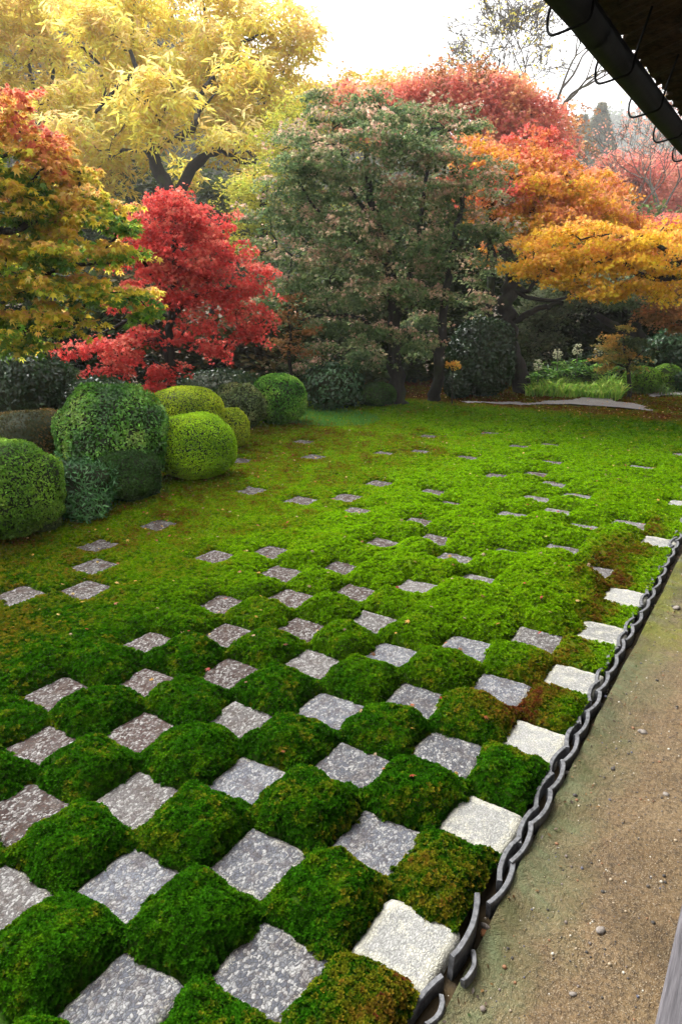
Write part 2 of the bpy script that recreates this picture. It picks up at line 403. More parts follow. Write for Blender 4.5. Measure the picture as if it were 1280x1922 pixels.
# ------------------------------------------------------------------ moss tufts by geometry nodes
def tuft_mesh():
    V = []; Fc = []; r = random.Random(3)
    for k in range(8):
        a = k*2.399; el = .35+.9*(k/7.); L = .0105*(1-.15*(k/7.))*r.uniform(.85, 1.15)
        d = Vector((math.cos(a)*math.cos(el), math.sin(a)*math.cos(el), math.sin(el))); s = Vector((-math.sin(a), math.cos(a), 0))*.0030
        b = Vector((0, 0, .001)); n0 = len(V)
        V += [b-s*.6, b+s*.6, b+d*L*.55+s, b+d*L*.55-s, b+d*L-Vector((0, 0, .0015))]; Fc += [(n0, n0+1, n0+2, n0+3), (n0+3, n0+2, n0+4)]
    me = bpy.data.meshes.new('moss_tuft'); me.from_pydata([tuple(v) for v in V], [], Fc); me.materials.append(MOSS_TUFT); return me
TUFT = bpy.data.objects.new('moss_tuft', tuft_mesh())
def tuft_nodes(real):
    g = bpy.data.node_groups.new('moss_tufts', 'GeometryNodeTree')
    g.interface.new_socket('Geometry', in_out='INPUT', socket_type='NodeSocketGeometry'); g.interface.new_socket('Geometry', in_out='OUTPUT', socket_type='NodeSocketGeometry')
    n = g.nodes; L = g.links.new
    gi = n.new('NodeGroupInput'); go = n.new('NodeGroupOutput')
    def attr(nm):
        a = n.new('GeometryNodeInputNamedAttribute'); a.data_type = 'FLOAT'; a.inputs['Name'].default_value = nm; return a.outputs[0]
    dp = n.new('GeometryNodeDistributePointsOnFaces'); L(gi.outputs[0], dp.inputs['Mesh']); L(attr('dens'), dp.inputs['Density'])
    ip = n.new('GeometryNodeInstanceOnPoints'); oi = n.new('GeometryNodeObjectInfo'); oi.inputs['Object'].default_value = TUFT
    sa = n.new('GeometryNodeStoreNamedAttribute'); sa.data_type = 'FLOAT'; sa.domain = 'POINT'; sa.inputs['Name'].default_value = 'rnd'; rq = n.new('FunctionNodeRandomValue'); L(rq.outputs[1], sa.inputs['Value']); L(dp.outputs['Points'], sa.inputs['Geometry']); L(sa.outputs[0], ip.inputs['Points']); L(oi.outputs['Geometry'], ip.inputs['Instance'])
    va = n.new('ShaderNodeVectorMath'); va.operation = 'ADD'; L(dp.outputs['Normal'], va.inputs[0])
    rv = n.new('FunctionNodeRandomValue'); rv.data_type = 'FLOAT_VECTOR'; rv.inputs['Min'].default_value = (-.45, -.45, .35); rv.inputs['Max'].default_value = (.45, .45, .7)
    L(rv.outputs[0], va.inputs[1])
    al = n.new('FunctionNodeAlignRotationToVector'); al.axis = 'Z'; L(va.outputs[0], al.inputs['Vector'])
    rz = n.new('FunctionNodeRandomValue'); rz.data_type = 'FLOAT_VECTOR'; rz.inputs['Min'].default_value = (0, 0, 0); rz.inputs['Max'].default_value = (0, 0, 6.283)
    er = n.new('FunctionNodeEulerToRotation'); L(rz.outputs[0], er.inputs[0])
    rr = n.new('FunctionNodeRotateRotation'); rr.rotation_space = 'LOCAL'; L(al.outputs[0], rr.inputs[0]); L(er.outputs[0], rr.inputs[1])
    L(rr.outputs[0], ip.inputs['Rotation'])
    rs = n.new('FunctionNodeRandomValue'); rs.data_type = 'FLOAT'; rs.inputs[2].default_value = .65; rs.inputs[3].default_value = 1.35
    mu = n.new('ShaderNodeMath'); mu.operation = 'MULTIPLY'; L(rs.outputs[1], mu.inputs[0]); L(attr('tsc'), mu.inputs[1]); L(mu.outputs[0], ip.inputs['Scale'])
    jn = n.new('GeometryNodeJoinGeometry'); L(gi.outputs[0], jn.inputs[0]); 
    if real:
        rl = n.new('GeometryNodeRealizeInstances'); L(ip.outputs[0], rl.inputs[0]); sm = n.new('GeometryNodeSetMaterial'); sm.inputs['Material'].default_value = MOSS_TUFT_R
        L(rl.outputs[0], sm.inputs[0]); L(sm.outputs[0], jn.inputs[0])
    else: L(ip.outputs[0], jn.inputs[0])
    L(jn.outputs[0], go.inputs[0])
    return g
TG = tuft_nodes(False); TGR = tuft_nodes(True)
def moss_obj(name, X, Y, Z, T, org=(0, 0), **k):
    r = np.hypot(X-CAM[0], Y-CAM[1]); r3 = np.hypot(r, 2.0)
    dens = np.clip(9000*(2.7/r3)**1.45, 800, 9000); tsc = 1.28*np.clip((r3/2.7)**.58, 1, 3)
    P = np.c_[X, Y, 0*X]
    dens = dens*np.where(Z < -.02, 0, 1)*np.where((X > -.16) & (Y > 1.9), .55+.45*(vn(P, 8) > .45), 1.)
    bank = sst((Y-11.0)/.8); dens *= 1-.5*bank
    dens[inside(X, Y, path_xy) | inside(X, Y, path2_xy)] = 0
    me = mesh_np(name, np.c_[X-org[0], Y-org[1], Z], T, nper=4, smooth=True,
                 attrs={'dens': dens, 'tsc': tsc, 'red': red_at(X, Y), 'lush': lush_at(X, Y)})
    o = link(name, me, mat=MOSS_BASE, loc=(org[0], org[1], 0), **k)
    md = o.modifiers.new('tufts', 'NODES'); md.node_group = TGR if name == 'moss_cushion' else TG
    return o
sset = set(stones)
mounds = []
for q in range(0, 9):
    for p in range(-3, 12):
        if (p+q) % 2 and all((q+a, p+b) in sset for a, b in ((1, 0), (-1, 0), (0, 1), (0, -1))): mounds.append((q, p))
mset = set(mounds)
def in_mound(X, Y):
    q = np.rint(-X/C).astype(int); p = np.rint(Y/C).astype(int)
    m = np.zeros(len(X), bool)
    for (a, b) in mounds: m |= (q == a) & (p == b)
    return m
ORD = ['first', 'second', 'third', 'fourth', 'fifth', 'sixth', 'seventh', 'eighth', 'ninth', 'tenth', 'eleventh', 'twelfth', 'thirteenth',
       'fourteenth', 'fifteenth', 'sixteenth', 'seventeenth']
mlines = {}
for q, p in mounds: mlines.setdefault(q, []).append(p)
mq = sorted(mlines)
for q, p in mounds:
    k = sorted(mlines[q]).index(p); li = mq.index(q)
    cx, cyy = -q*C, p*C
    X, Y, T = grid(cx-C/2, cx+C/2, cyy-C/2, cyy+C/2, .015)
    hue = 'dark green' if p < 3 else 'green'
    moss_obj('moss_cushion', X, Y, height(X, Y), T, (cx, cyy),
             label=f'{hue} moss cushion, {ORD[k]} from the front in the {ORD[li]} line from the tiles',
             cat='moss cushion', group='moss cushions of the checkerboard')
# the rest of the moss: a continuous carpet
def carpet(x0, x1, y0, y1, st):
    X, Y, T = grid(x0, x1, y0, y1, st)
    Z = height(X, Y)
    im = in_mound(X, Y) & (np.abs(X/C-np.rint(X/C)) < .42) & (np.abs(Y/C-np.rint(Y/C)) < .42); Z[im] = np.minimum(Z[im], -.02)
    cx_ = (X[T].mean(1)); cy_ = (Y[T].mean(1)); keep = ~im[T].all(1)
    return X, Y, Z, T[keep]
parts = []
for a in ((-3.2, .110, -1.2, 4.0, .02), (-7, -3.2, -1.2, 4.0, .03), (-7, .11, 4.0, 9.0, .03), (-10, .135, 9.0, 14.3, .06), (.135, 4, 9, 14.3, .08)):
    parts.append(carpet(*a))
off = 0; XX = []; YY = []; ZZ = []; TT = []
for X, Y, Z, T in parts:
    XX.append(X); YY.append(Y); ZZ.append(Z); TT.append(T+off); off += len(X)
moss_obj('moss', np.concatenate(XX), np.concatenate(YY), np.concatenate(ZZ), np.concatenate(TT), kind='stuff',
         label='bright green haircap moss carpet spreading across the garden floor', cat='moss')

# ------------------------------------------------------------------ stones
def stone_mesh(seed):
    r = np.random.default_rng(seed); n = 14
    X, Y, T = grid(-1, 1, -1, 1, 2/n)
    ph = r.random(8)*6.28
    ed = np.maximum(abs(X), abs(Y))
    ang = np.arctan2(Y, X)
    rad = .152*(1+.016*np.sin(5*ang+ph[0])+.012*np.sin(9*ang+ph[1])+.010*np.sin(17*ang+ph[2]))
    cr = 1-.05*np.clip((np.abs(X*Y)-.80)/.2, 0, 1)
    x = X*rad*cr; y = Y*rad*cr
    P = np.c_[x, y, 0*x]+seed*3.1
    z = .006*(vn(P, 14)-.5)+.0045*(vn(P, 60)-.5)+.003*(vn(P, 120)-.5) - .012*np.clip((ed-.86)/.14, 0, 1)**2
    V = np.c_[x, y, z]; nv = len(V); Fc = [tuple(t) for t in T]
    idx = np.arange((n+1)**2).reshape(n+1, n+1)
    loop = list(idx[0, :])+list(idx[1:, -1])+list(idx[-1, :-1][::-1])+list(idx[1:-1, 0][::-1])
    low = V[loop].copy(); low[:, 2] = -.09; low[:, :2] *= 1.02
    V = np.r_[V, low]; m = len(loop)
    for k in range(m): Fc.append((loop[k], nv+k, nv+(k+1) % m, loop[(k+1) % m]))
    me = bpy.data.meshes.new('square_stone'); me.from_pydata(V.tolist(), [], Fc)
    me.polygons.foreach_set('use_smooth', np.ones(len(me.polygons), bool)); me.materials.append(STONE); me.update(); return me
SM = [stone_mesh(s) for s in range(6)]
lines = {}
def vis(q, p):
    v = np.array([-q*C, p*C, 0])-CAM; c, s = math.cos(YAW), math.sin(YAW)
    x = c*v[0]+s*v[1]; y = -s*v[0]+c*v[1]; cp, sp = math.cos(PITCH), math.sin(PITCH)
    zc = y*cp-v[2]*sp; yc = y*sp+v[2]*cp
    u = 640+F*x/zc; vv = 961-F*yc/zc
    return zc > 0 and -60 < u < 1330 and vv < 2010
shown = [s for s in stones if vis(*s)]
for q, p in shown: lines.setdefault(q, []).append(p)
lq = sorted(lines)
for i, (q, p) in enumerate(shown):
    ox, oy, rz = OFFS[(q, p)]
    k = sorted(lines[q]).index(p); li = lq.index(q)
    if q == 0: tint = 'pale cream'; col = (.42, .42, .385, .90)
    elif q <= 3 and p <= 6: tint = 'grey speckled'; col = (.17, .18, .21, .34)
    elif q <= 4: tint = 'light grey worn'; col = (.21, .19, .18, .30)
    elif q >= 10: tint = 'dark brownish'; col = (.060, .038, .034, -.15)
    else: tint = 'purplish brown'; col = (.080, .044, .038, -.02)
    jit = random.uniform(.70, 1.30); szr = random.uniform(.95, 1.05)
    if q == 0: ox = -.022
    o = link('square_stone', SM[i % 6], loc=(-q*C+ox, p*C+oy, .004+random.uniform(-.003, .003)))
    o.rotation_euler = (random.uniform(-.012, .012), random.uniform(-.012, .012), rz + (math.pi/2)*random.randrange(4))
    o.scale = (.93, .93, 1) if q == 0 else (szr, szr*random.uniform(.96, 1.03), 1)
    o.color = (col[0]*jit, col[1]*jit, col[2]*jit, col[3])
    lab = f'{tint} square stone beside the tile edging, {ORD[k]} from the front' if q == 0 else f'{tint} square stone, {ORD[k]} from the front in the {ORD[li]} line from the tiles'
    tag(o, lab, 'paving stone', 'square stones of the moss checkerboard')

# ------------------------------------------------------------------ roof-tile edging
def tile_mesh(seed, L=.245, sag=.022, th=.020, h=.15, curl=1):
    r = random.Random(seed); n = 10; V = []; Fc = []
    for i in range(n+1):
        t = i/n*2-1; y = t*L/2; x = sag*(1-t*t)*1.0 + r.uniform(-.0008, .0008)
        nx = 1/math.sqrt(1+(2*sag*t*2/L)**2); ny = (2*sag*t*2/L)*nx
        top = h + r.uniform(-.0015, .0015)
        for s in (-.5, .5):
            for z in (-.02, top-.004, top):
                k = s if z < top else s*.72
                V.append((x+nx*th*k, y+ny*th*k, z))
    for i in range(n):
        a = i*6; b = a+6
        ring = [0, 1, 2, 5, 4, 3]
        for k in range(6):
            p, q = ring[k], ring[(k+1) % 6]; Fc.append((a+p, b+p, b+q, a+q))
    Fc.append((0, 1, 2, 5, 4, 3)[::-1]); m = n*6; Fc.append(tuple(m+k for k in (0, 1, 2, 5, 4, 3)))
    me = bpy.data.meshes.new('tile'); me.from_pydata(V, [], Fc); me.materials.append(TILE); me.update()
    bm = bmesh.new(); bm.from_mesh(me); bmesh.ops.recalc_face_normals(bm, faces=bm.faces); bm.to_mesh(me); bm.free(); return me
TM = [tile_mesh(s) for s in range(5)]
edging = empty('tile_edging', (.13, 2.3, -.05), label='edging of curved grey roof tiles set on edge in a chain beside the earth path', cat='edging')
def edge_x(y): return .150 - .0115*(y+.2) + .010*math.sin(y*2.1)
def put_tile(x, y, z, rz, flip, lean=0, sc=(1, 1, 1)):
    o = link('tile', TM[random.randrange(5)], parent=edging, loc=(x-.13, y-2.3, z))
    o.rotation_euler = (random.uniform(-.02, .02), lean, rz+(math.pi if flip else 0)); o.scale = sc; return o
y = .40; k = 0
while y < 9.5:
    ex = edge_x(y); j = random.uniform
    put_tile(ex+.013+j(-.004, .004), y+j(-.008, .008), -.080+j(-.004, .004), j(-.06, .06), False, j(-.05, .05))
    if abs(y-.62) > .01: put_tile(ex-.006+j(-.005, .005), y+.116+j(-.008, .008), -.083+j(-.006, .005), j(-.07, .07), True, j(-.05, .05))
    y += .232; k += 1
put_tile(.128, .125, -.045, .10, False, .04, (1, 1.15, 1)); put_tile(.128, -.19, -.09, -.05, True, 0, (1, 1.1, 1)); put_tile(.175, -.16, -.10, .0, False, -.12, (.9, .45, 1))
put_tile(.195, -.40, -.09, .12, True); put_tile(.160, -.50, -.09, .05, False); put_tile(.205, .02, -.085, .12, False, -.1, (.8, .5, 1))

# ------------------------------------------------------------------ pebbles, small rocks
def rock_geo(seed, sub=1):
    bm = bmesh.new(); bmesh.ops.create_icosphere(bm, subdivisions=sub, radius=1); r = random.Random(seed)
    for v in bm.verts: v.co *= r.uniform(.72, 1.15); v.co.z *= .6
    V = np.array([v.co[:] for v in bm.verts]); T = np.array([[q.index for q in f.verts] for f in bm.faces]); bm.free(); return V, T
geos = [rock_geo(s) for s in range(6)]
V = []; T = []; Cc = []; off = 0
for k in range(9000):
    x = .16+abs(random.gauss(0, .6)) if random.random() < .5 else random.uniform(.16, 2.2); y = random.uniform(-1.4, 5) if random.random() < .7 else random.uniform(5, 12)
    if x > 3: continue
    s = min(.020, .0023*math.exp(random.gauss(0, .6))) * (1.4 if random.random() < .1 else 1)
    g, t = geos[k % 6]; a = random.uniform(0, 6.28); R = np.array([[math.cos(a), -math.sin(a), 0], [math.sin(a), math.cos(a), 0], [0, 0, 1]])
    V.append(g@R.T*s+[x, y, earth_z(x, y)+s*.25]); T.append(t+off); off += len(g)
    b = random.choice([(.07, .06, .05), (.16, .13, .11), (.34, .27, .18), (.10, .10, .13), (.24, .12, .06), (.5, .46, .38), (.05, .045, .04)])
    Cc.append(np.tile(b, (len(g), 1)))
m, t, out = newmat('gravel_bits'); n = N(t); a = n.n('ShaderNodeAttribute', attribute_name='Col'); n.principled(out, a.outputs['Color'], .7, None, .3); BITS = m
me = mesh_np('gravel_bits', np.concatenate(V), np.concatenate(T), np.concatenate(Cc))
link('gravel_bits', me, mat=BITS, kind='stuff', label='tiny pebbles and grit scattered over the brown earth path', cat='grit')
rocks = [((1207,1374), .020, 'small flat tan rock on the earth path right of the tile edging', 1),
         ((1270,1140), .030, 'blue grey flat stone half sunk in the path at the right frame edge', 0),
         ((912,1742), .022, 'thin upright grey tile shard beside the leaning edging tile', 2),
         ((909,1750), .016, 'orange brown broken tile piece at the foot of the edging', 3),
         ((1128,1749), .018, 'dark grey angular stone in the lower middle of the earth path', 4),
         ((1250,1490), .014, 'grey pebble lying mid way down the earth path on the right', 5),
         ((870,1858), .014, 'grey chip of stone beside the lowest edging tile', 1),
         ((1076,1863), .010, 'dark round pebble near the bottom of the earth path', 0),
         ((1064,1448), .012, 'brown pebble just right of the bend in the tile edging', 4)]
for (u, v), s, lab, gi in rocks:
    b = G(u, v, -.02); g, t = rock_geo(40+gi, 2)
    me = mesh_np('small_rock', g*np.array([1.25, .9, .75])*s, t, smooth=False)
    o = link('small_rock', me, mat=ROCK if 'orange' not in lab else BITS, loc=(b[0], b[1], earth_z(b[0], b[1])+s*.15), label=lab, cat='rock', group='loose stones on the earth path')
    if 'orange' in lab:
        a = me.attributes.new('Col', 'FLOAT_COLOR', 'POINT'); a.data.foreach_set('color', np.tile((.36, .15, .06, 1), len(me.vertices)).astype(np.float32))
    o.rotation_euler = (random.uniform(-.2, .2), random.uniform(-.2, .2) + (1.2 if 'upright' in lab else 0), random.uniform(0, 6))

# ------------------------------------------------------------------ leaves
LOBES = [(0, 1.0), (.85, .88), (-.85, .88), (1.75, .55), (-1.75, .55)]
def leaf_geo(P, Nn, size, col, kind='maple', updir=None):
    """P n x 3 centres, Nn n x 3 normals, size n; returns V, T, col"""
    n = len(P); Nn = Nn/np.linalg.norm(Nn, axis=1, keepdims=True)
    if updir is None: r = rng.normal(size=(n, 3))
    else: r = updir + .25*rng.normal(size=(n, 3))
    t = r-Nn*(r*Nn).sum(1, keepdims=True); t /= np.linalg.norm(t, axis=1, keepdims=True)+1e-9; b = np.cross(Nn, t)
    s = size[:, None]
    if kind == 'maple':
        Vs = []
        for a, L in LOBES:
            d = t*math.cos(a)+b*math.sin(a); e = -t*math.sin(a)+b*math.cos(a)
            Vs += [P-t*s*.08+e*s*.16, P-t*s*.08-e*s*.16, P+d*s*L*.62-Nn*s*.22*L]
        V = np.stack(Vs, 1).reshape(-1, 3); k = 15
        T = np.arange(n*k).reshape(-1, 3)
    elif kind == 'star3':
        Vs = []
        for a, L in ((0, 1.0), (1.1, .85), (-1.1, .85)):
            d = t*math.cos(a)+b*math.sin(a); e = -t*math.sin(a)+b*math.cos(a)
            Vs += [P-t*s*.08+e*s*.20, P-t*s*.08-e*s*.20, P+d*s*L*.6-Nn*s*.15*L]
        V = np.stack(Vs, 1).reshape(-1, 3); k = 9; T = np.arange(n*k).reshape(-1, 3)
    elif kind == 'oval':
        Vs = [P-t*s*.5, P+b*s*.27+Nn*s*.06, P+t*s*.5-Nn*s*.08, P-b*s*.27+Nn*s*.06]
        V = np.stack(Vs, 1).reshape(-1, 3); k = 4
        i = np.arange(n)[:, None]*4; T = np.concatenate([i+[0, 1, 2], i+[0, 2, 3]])
    elif kind == 'lance':
        Vs = [P, P+t*s*.4+b*s*.13+Nn*s*.05, P+t*s-Nn*s*.05, P+t*s*.4-b*s*.13+Nn*s*.05]
        V = np.stack(Vs, 1).reshape(-1, 3); k = 4
        i = np.arange(n)[:, None]*4; T = np.concatenate([i+[0, 1, 2], i+[0, 2, 3]])
    return V, T, np.repeat(col, k, 0)
def pick(pal, n, f=None, jit=.18):
    """a colour per leaf from a palette; f 0..1 walks along it"""
    pal = np.array(pal, float)
    if f is None: f = rng.random(n)
    x = np.clip(f, 0, 1)*(len(pal)-1); i = np.minimum(x.astype(int), len(pal)-2) if len(pal) > 1 else np.zeros(n, int)
    if len(pal) > 1: c = pal[i]*(1-(x-i))[:, None]+pal[i+1]*(x-i)[:, None]
    else: c = np.repeat(pal, n, 0)
    return np.clip(c*np.exp(rng.normal(0, jit, (n, 1)))*np.exp(rng.normal(0, jit*.3, (n, 3))), .002, .85)

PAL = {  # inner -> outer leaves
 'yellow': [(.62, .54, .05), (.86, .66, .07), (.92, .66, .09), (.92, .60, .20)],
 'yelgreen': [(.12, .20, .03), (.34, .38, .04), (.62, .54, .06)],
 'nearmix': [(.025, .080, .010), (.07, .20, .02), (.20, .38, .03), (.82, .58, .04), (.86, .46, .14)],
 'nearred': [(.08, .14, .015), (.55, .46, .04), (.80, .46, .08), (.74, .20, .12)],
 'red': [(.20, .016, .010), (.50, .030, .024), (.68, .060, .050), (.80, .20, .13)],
 'centre': [(.022, .058, .016), (.055, .115, .032), (.115, .195, .062), (.20, .26, .09), (.66, .42, .29)],  # dark end paints shaded undersides; last tone is pink tips plus painted highlight
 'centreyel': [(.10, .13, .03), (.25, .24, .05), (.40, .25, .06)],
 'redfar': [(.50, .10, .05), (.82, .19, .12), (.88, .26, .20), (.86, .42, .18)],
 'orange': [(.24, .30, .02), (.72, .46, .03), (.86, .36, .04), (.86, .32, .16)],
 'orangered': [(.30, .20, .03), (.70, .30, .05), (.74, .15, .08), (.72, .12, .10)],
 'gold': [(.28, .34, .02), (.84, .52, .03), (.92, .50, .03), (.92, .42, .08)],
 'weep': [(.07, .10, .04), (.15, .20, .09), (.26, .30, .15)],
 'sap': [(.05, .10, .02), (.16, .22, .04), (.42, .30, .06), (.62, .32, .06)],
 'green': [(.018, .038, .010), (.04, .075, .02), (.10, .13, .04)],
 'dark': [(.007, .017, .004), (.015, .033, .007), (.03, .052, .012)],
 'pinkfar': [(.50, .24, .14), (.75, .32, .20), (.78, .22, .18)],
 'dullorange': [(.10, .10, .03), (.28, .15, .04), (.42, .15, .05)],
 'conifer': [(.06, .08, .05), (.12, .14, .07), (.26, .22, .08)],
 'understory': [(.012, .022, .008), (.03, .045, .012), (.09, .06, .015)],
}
def tubes_np(name, segs, mat, parent, org, sides=5):
    mb = MB()
    for P, R in segs: mb.tube([np.array(p)-org for p in P], R, sides, cap=False)
    me = mb.mesh(name, True); return link(name, me, parent=parent, mat=mat)
def curve_pts(a, b, n=5, sag=0., jit=.04):
    a = np.array(a); b = np.array(b); L = np.linalg.norm(b-a); out = []
    for i in range(n+1):
        t = i/n; p = a+(b-a)*t; p = p+np.array([0, 0, sag*L*math.sin(math.pi*t)])
        if 0 < i < n: p = p+np.array([random.gauss(0, jit*L) for _ in range(3)])
        out.append(p)
    return out
def smooth_line(pts, n=4):
    pts = [np.array(p, float) for p in pts]; out = []
    for i in range(len(pts)-1):
        p0 = pts[max(i-1, 0)]; p1 = pts[i]; p2 = pts[i+1]; p3 = pts[min(i+2, len(pts)-1)]
        for k in range(n):
            t = k/n; out.append(.5*((2*p1)+(-p0+p2)*t+(2*p0-5*p1+4*p2-p3)*t*t+(-p0+3*p1-3*p2+p3)*t**3))
    out.append(pts[-1]); return out
NTRI = 0
DM = 3.0
def tree(name, label, cat, d, base, limbs, blobs, pal, group=None, leaf=.06, kind='maple', pad_r=.35, dens=1.0, flat=.16, trunk_r=.12,
         bark=BARK, mat=LEAF, depth=.8, twigs=.5, tilt=.45, droop=None, lpp=60, S=1.):
    """limbs: polylines of (u, v[, dd]) from the base up; blobs: (u, v, ru, rv[, dd[, pal]]), photo positions at distance d + dd"""
    global NTRI
    d *= S; leaf *= S*1.12; pad_r *= S; trunk_r *= S; lpp = int(lpp*1.35); dens *= DM
    b0 = base_at(base[0], d+(base[1] if len(base) > 1 else 0), -.06)
    root = empty(name, b0, label=label, cat=cat, group=group)
    segs = []; nodes = [b0+np.array([0, 0, .4])]
    for li, lm in enumerate(limbs):
        pts = []
        for q in lm['p']:
            if q == 'base': pts.append(b0)
            elif q[0] == 'g': pts.append(base_at(q[1], d+q[2]*S, -.08))
            else: pts.append(W(q[0], q[1], d+(q[2]*S if len(q) > 2 else 0)))
        sp = smooth_line(pts, 4); r0, r1 = lm['r']; r0 *= S; r1 *= S; m = len(sp)
        sp = [p+np.array([random.gauss(0, r0*.18) for _ in range(3)]) if 0 < i < m-1 else p for i, p in enumerate(sp)]
        R = [r0+(r1-r0)*i/(m-1) for i in range(m)]
        if lm['p'][0] == 'base' or lm['p'][0][0] == 'g': R[0] *= 1.5; R[1] *= 1.12
        segs.append((sp, R)); nodes += sp[2:]
    if segs: tubes_np('trunk', segs, bark, root, b0, 9)
    br = []; V = []; T = []; Cc = []; off = 0
    nd = [np.array(x) for x in nodes]
    bl = []
    for b in blobs:
        u, v, ru, rv = b[:4]; dd = b[4]*S if len(b) > 4 and b[4] is not None else 0; pl = b[5] if len(b) > 5 else pal
        c = W(u, v, d+dd); sc = (np.linalg.norm(c-CAM))/F
        bl.append((c, ru*sc, rv*sc, pl, dd))
    bl.sort(key=lambda b: np.linalg.norm(b[0]-nd[0]))
    # view-independent axes: crown blobs are round in plan
    lat = np.array([math.cos(YAW), math.sin(YAW), 0]); fw = np.array([-math.sin(YAW), math.cos(YAW), 0])
    for c, rx, rz, pl, dd in bl:
        ry = rx*depth
        arr = np.array(nd); cost = np.linalg.norm(arr-c, axis=1)+1.5*np.maximum(0, arr[:, 2]-c[2]); s = arr[np.argmin(cost)]
        L = np.linalg.norm(s-c)
        cp = curve_pts(s, c, 5, .06, .05); rr = min(trunk_r*.35, (.012+.012*L/S)*S); br.append((cp, [rr+(rr*.3-rr)*i/5 for i in range(6)])); bn = cp[1:]
        nd += cp[2:]
        npad = max(4, int(dens*2.6*(rx*rz*2+rx*ry+rz*ry)/(pad_r**2)*.45))
        D = rng.normal(size=(npad, 3)); D /= np.linalg.norm(D, axis=1, keepdims=True); rad = rng.random(npad)**.34
        pc = c+(D[:, :1]*rx*lat+D[:, 1:2]*ry*fw+D[:, 2:3]*rz*np.array([0, 0, 1]))*rad[:, None]
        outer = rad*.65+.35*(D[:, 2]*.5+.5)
        for i in range(npad):
            n = int(lpp*rng.uniform(.6, 1.3)); pr = pad_r*rng.uniform(.6, 1.2)
            if i % max(1, int(1/twigs*DM)) == 0:
                a = min(bn, key=lambda q: np.linalg.norm(q-pc[i])); br.append((curve_pts(a, pc[i], 3, .05, .07), [rr*.35, rr*.28, rr*.2, .003*S]))
            ra = pr*np.sqrt(rng.random(n)); th = rng.random(n)*6.283
            off3 = np.c_[ra*np.cos(th), ra*np.sin(th), rng.normal(0, flat*pr, n)-.28*ra**2/pr]
            tl = rng.normal(0, .22, 2); off3[:, 2] += off3[:, 0]*tl[0]+off3[:, 1]*tl[1]
            p = pc[i]+off3
            f = .55*outer[i]+.25*ra/pr+.20*rng.random(n)+.75*(vn(p, 1.1/max(pad_r, .3))-.5)+.28*(off3[:, 2] > 0)-.04  # upper, outer leaves picked lighter: autumn hue plus painted top light and shaded underside
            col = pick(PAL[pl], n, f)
            if kind == 'pinnate':
                k = 5; pp = np.repeat(p, k, 0); cc = np.repeat(col, k, 0)*np.exp(rng.normal(0, .08, (n*k, 1)))
                az = rng.random(n)*6.283
                dirv = np.c_[np.cos(az), np.sin(az), -.7+0*az]; dirv = np.repeat(dirv, k, 0)
                j = np.tile(np.arange(k), n)[:, None]
                sz = leaf*rng.uniform(.7, 1.2, n*k)
                pp = pp+dirv*np.array([1, 1, 1])*(j*leaf*.22)*.8
                side = np.cross(dirv, [0, 0, 1.]); u = dirv*.6+side*(((j % 2)*2-1)*.7)+np.array([0, 0, -.5])
                nn = rng.normal(0, .5, (n*k, 3))+np.array([0, 0, .8])
                v_, t_, c_ = leaf_geo(pp, nn, sz, np.clip(cc, 0, .85), 'lance', u)
            else:
                nn = rng.normal(0, tilt, (n, 3))+np.array([0, 0, 1.])
                ud = None if droop is None else np.c_[off3[:, 0], off3[:, 1], np.full(n, -droop)]
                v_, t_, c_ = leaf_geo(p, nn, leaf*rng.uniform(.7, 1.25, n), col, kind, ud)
            V.append(v_); T.append(t_+off); Cc.append(c_); off += len(v_)
    if br: tubes_np('branches', br, bark, root, b0, 4)
    if V:
        Vn = np.concatenate(V)-b0; Tn = np.concatenate(T); NTRI += len(Tn)
        me = mesh_np('crown', Vn, Tn, np.concatenate(Cc)); link('crown', me, parent=root, mat=mat)
        print('TREE', name, label[:40], len(Tn))
    return root
def lim(r0, r1, *p): return {'p': list(p), 'r': (r0, r1)}

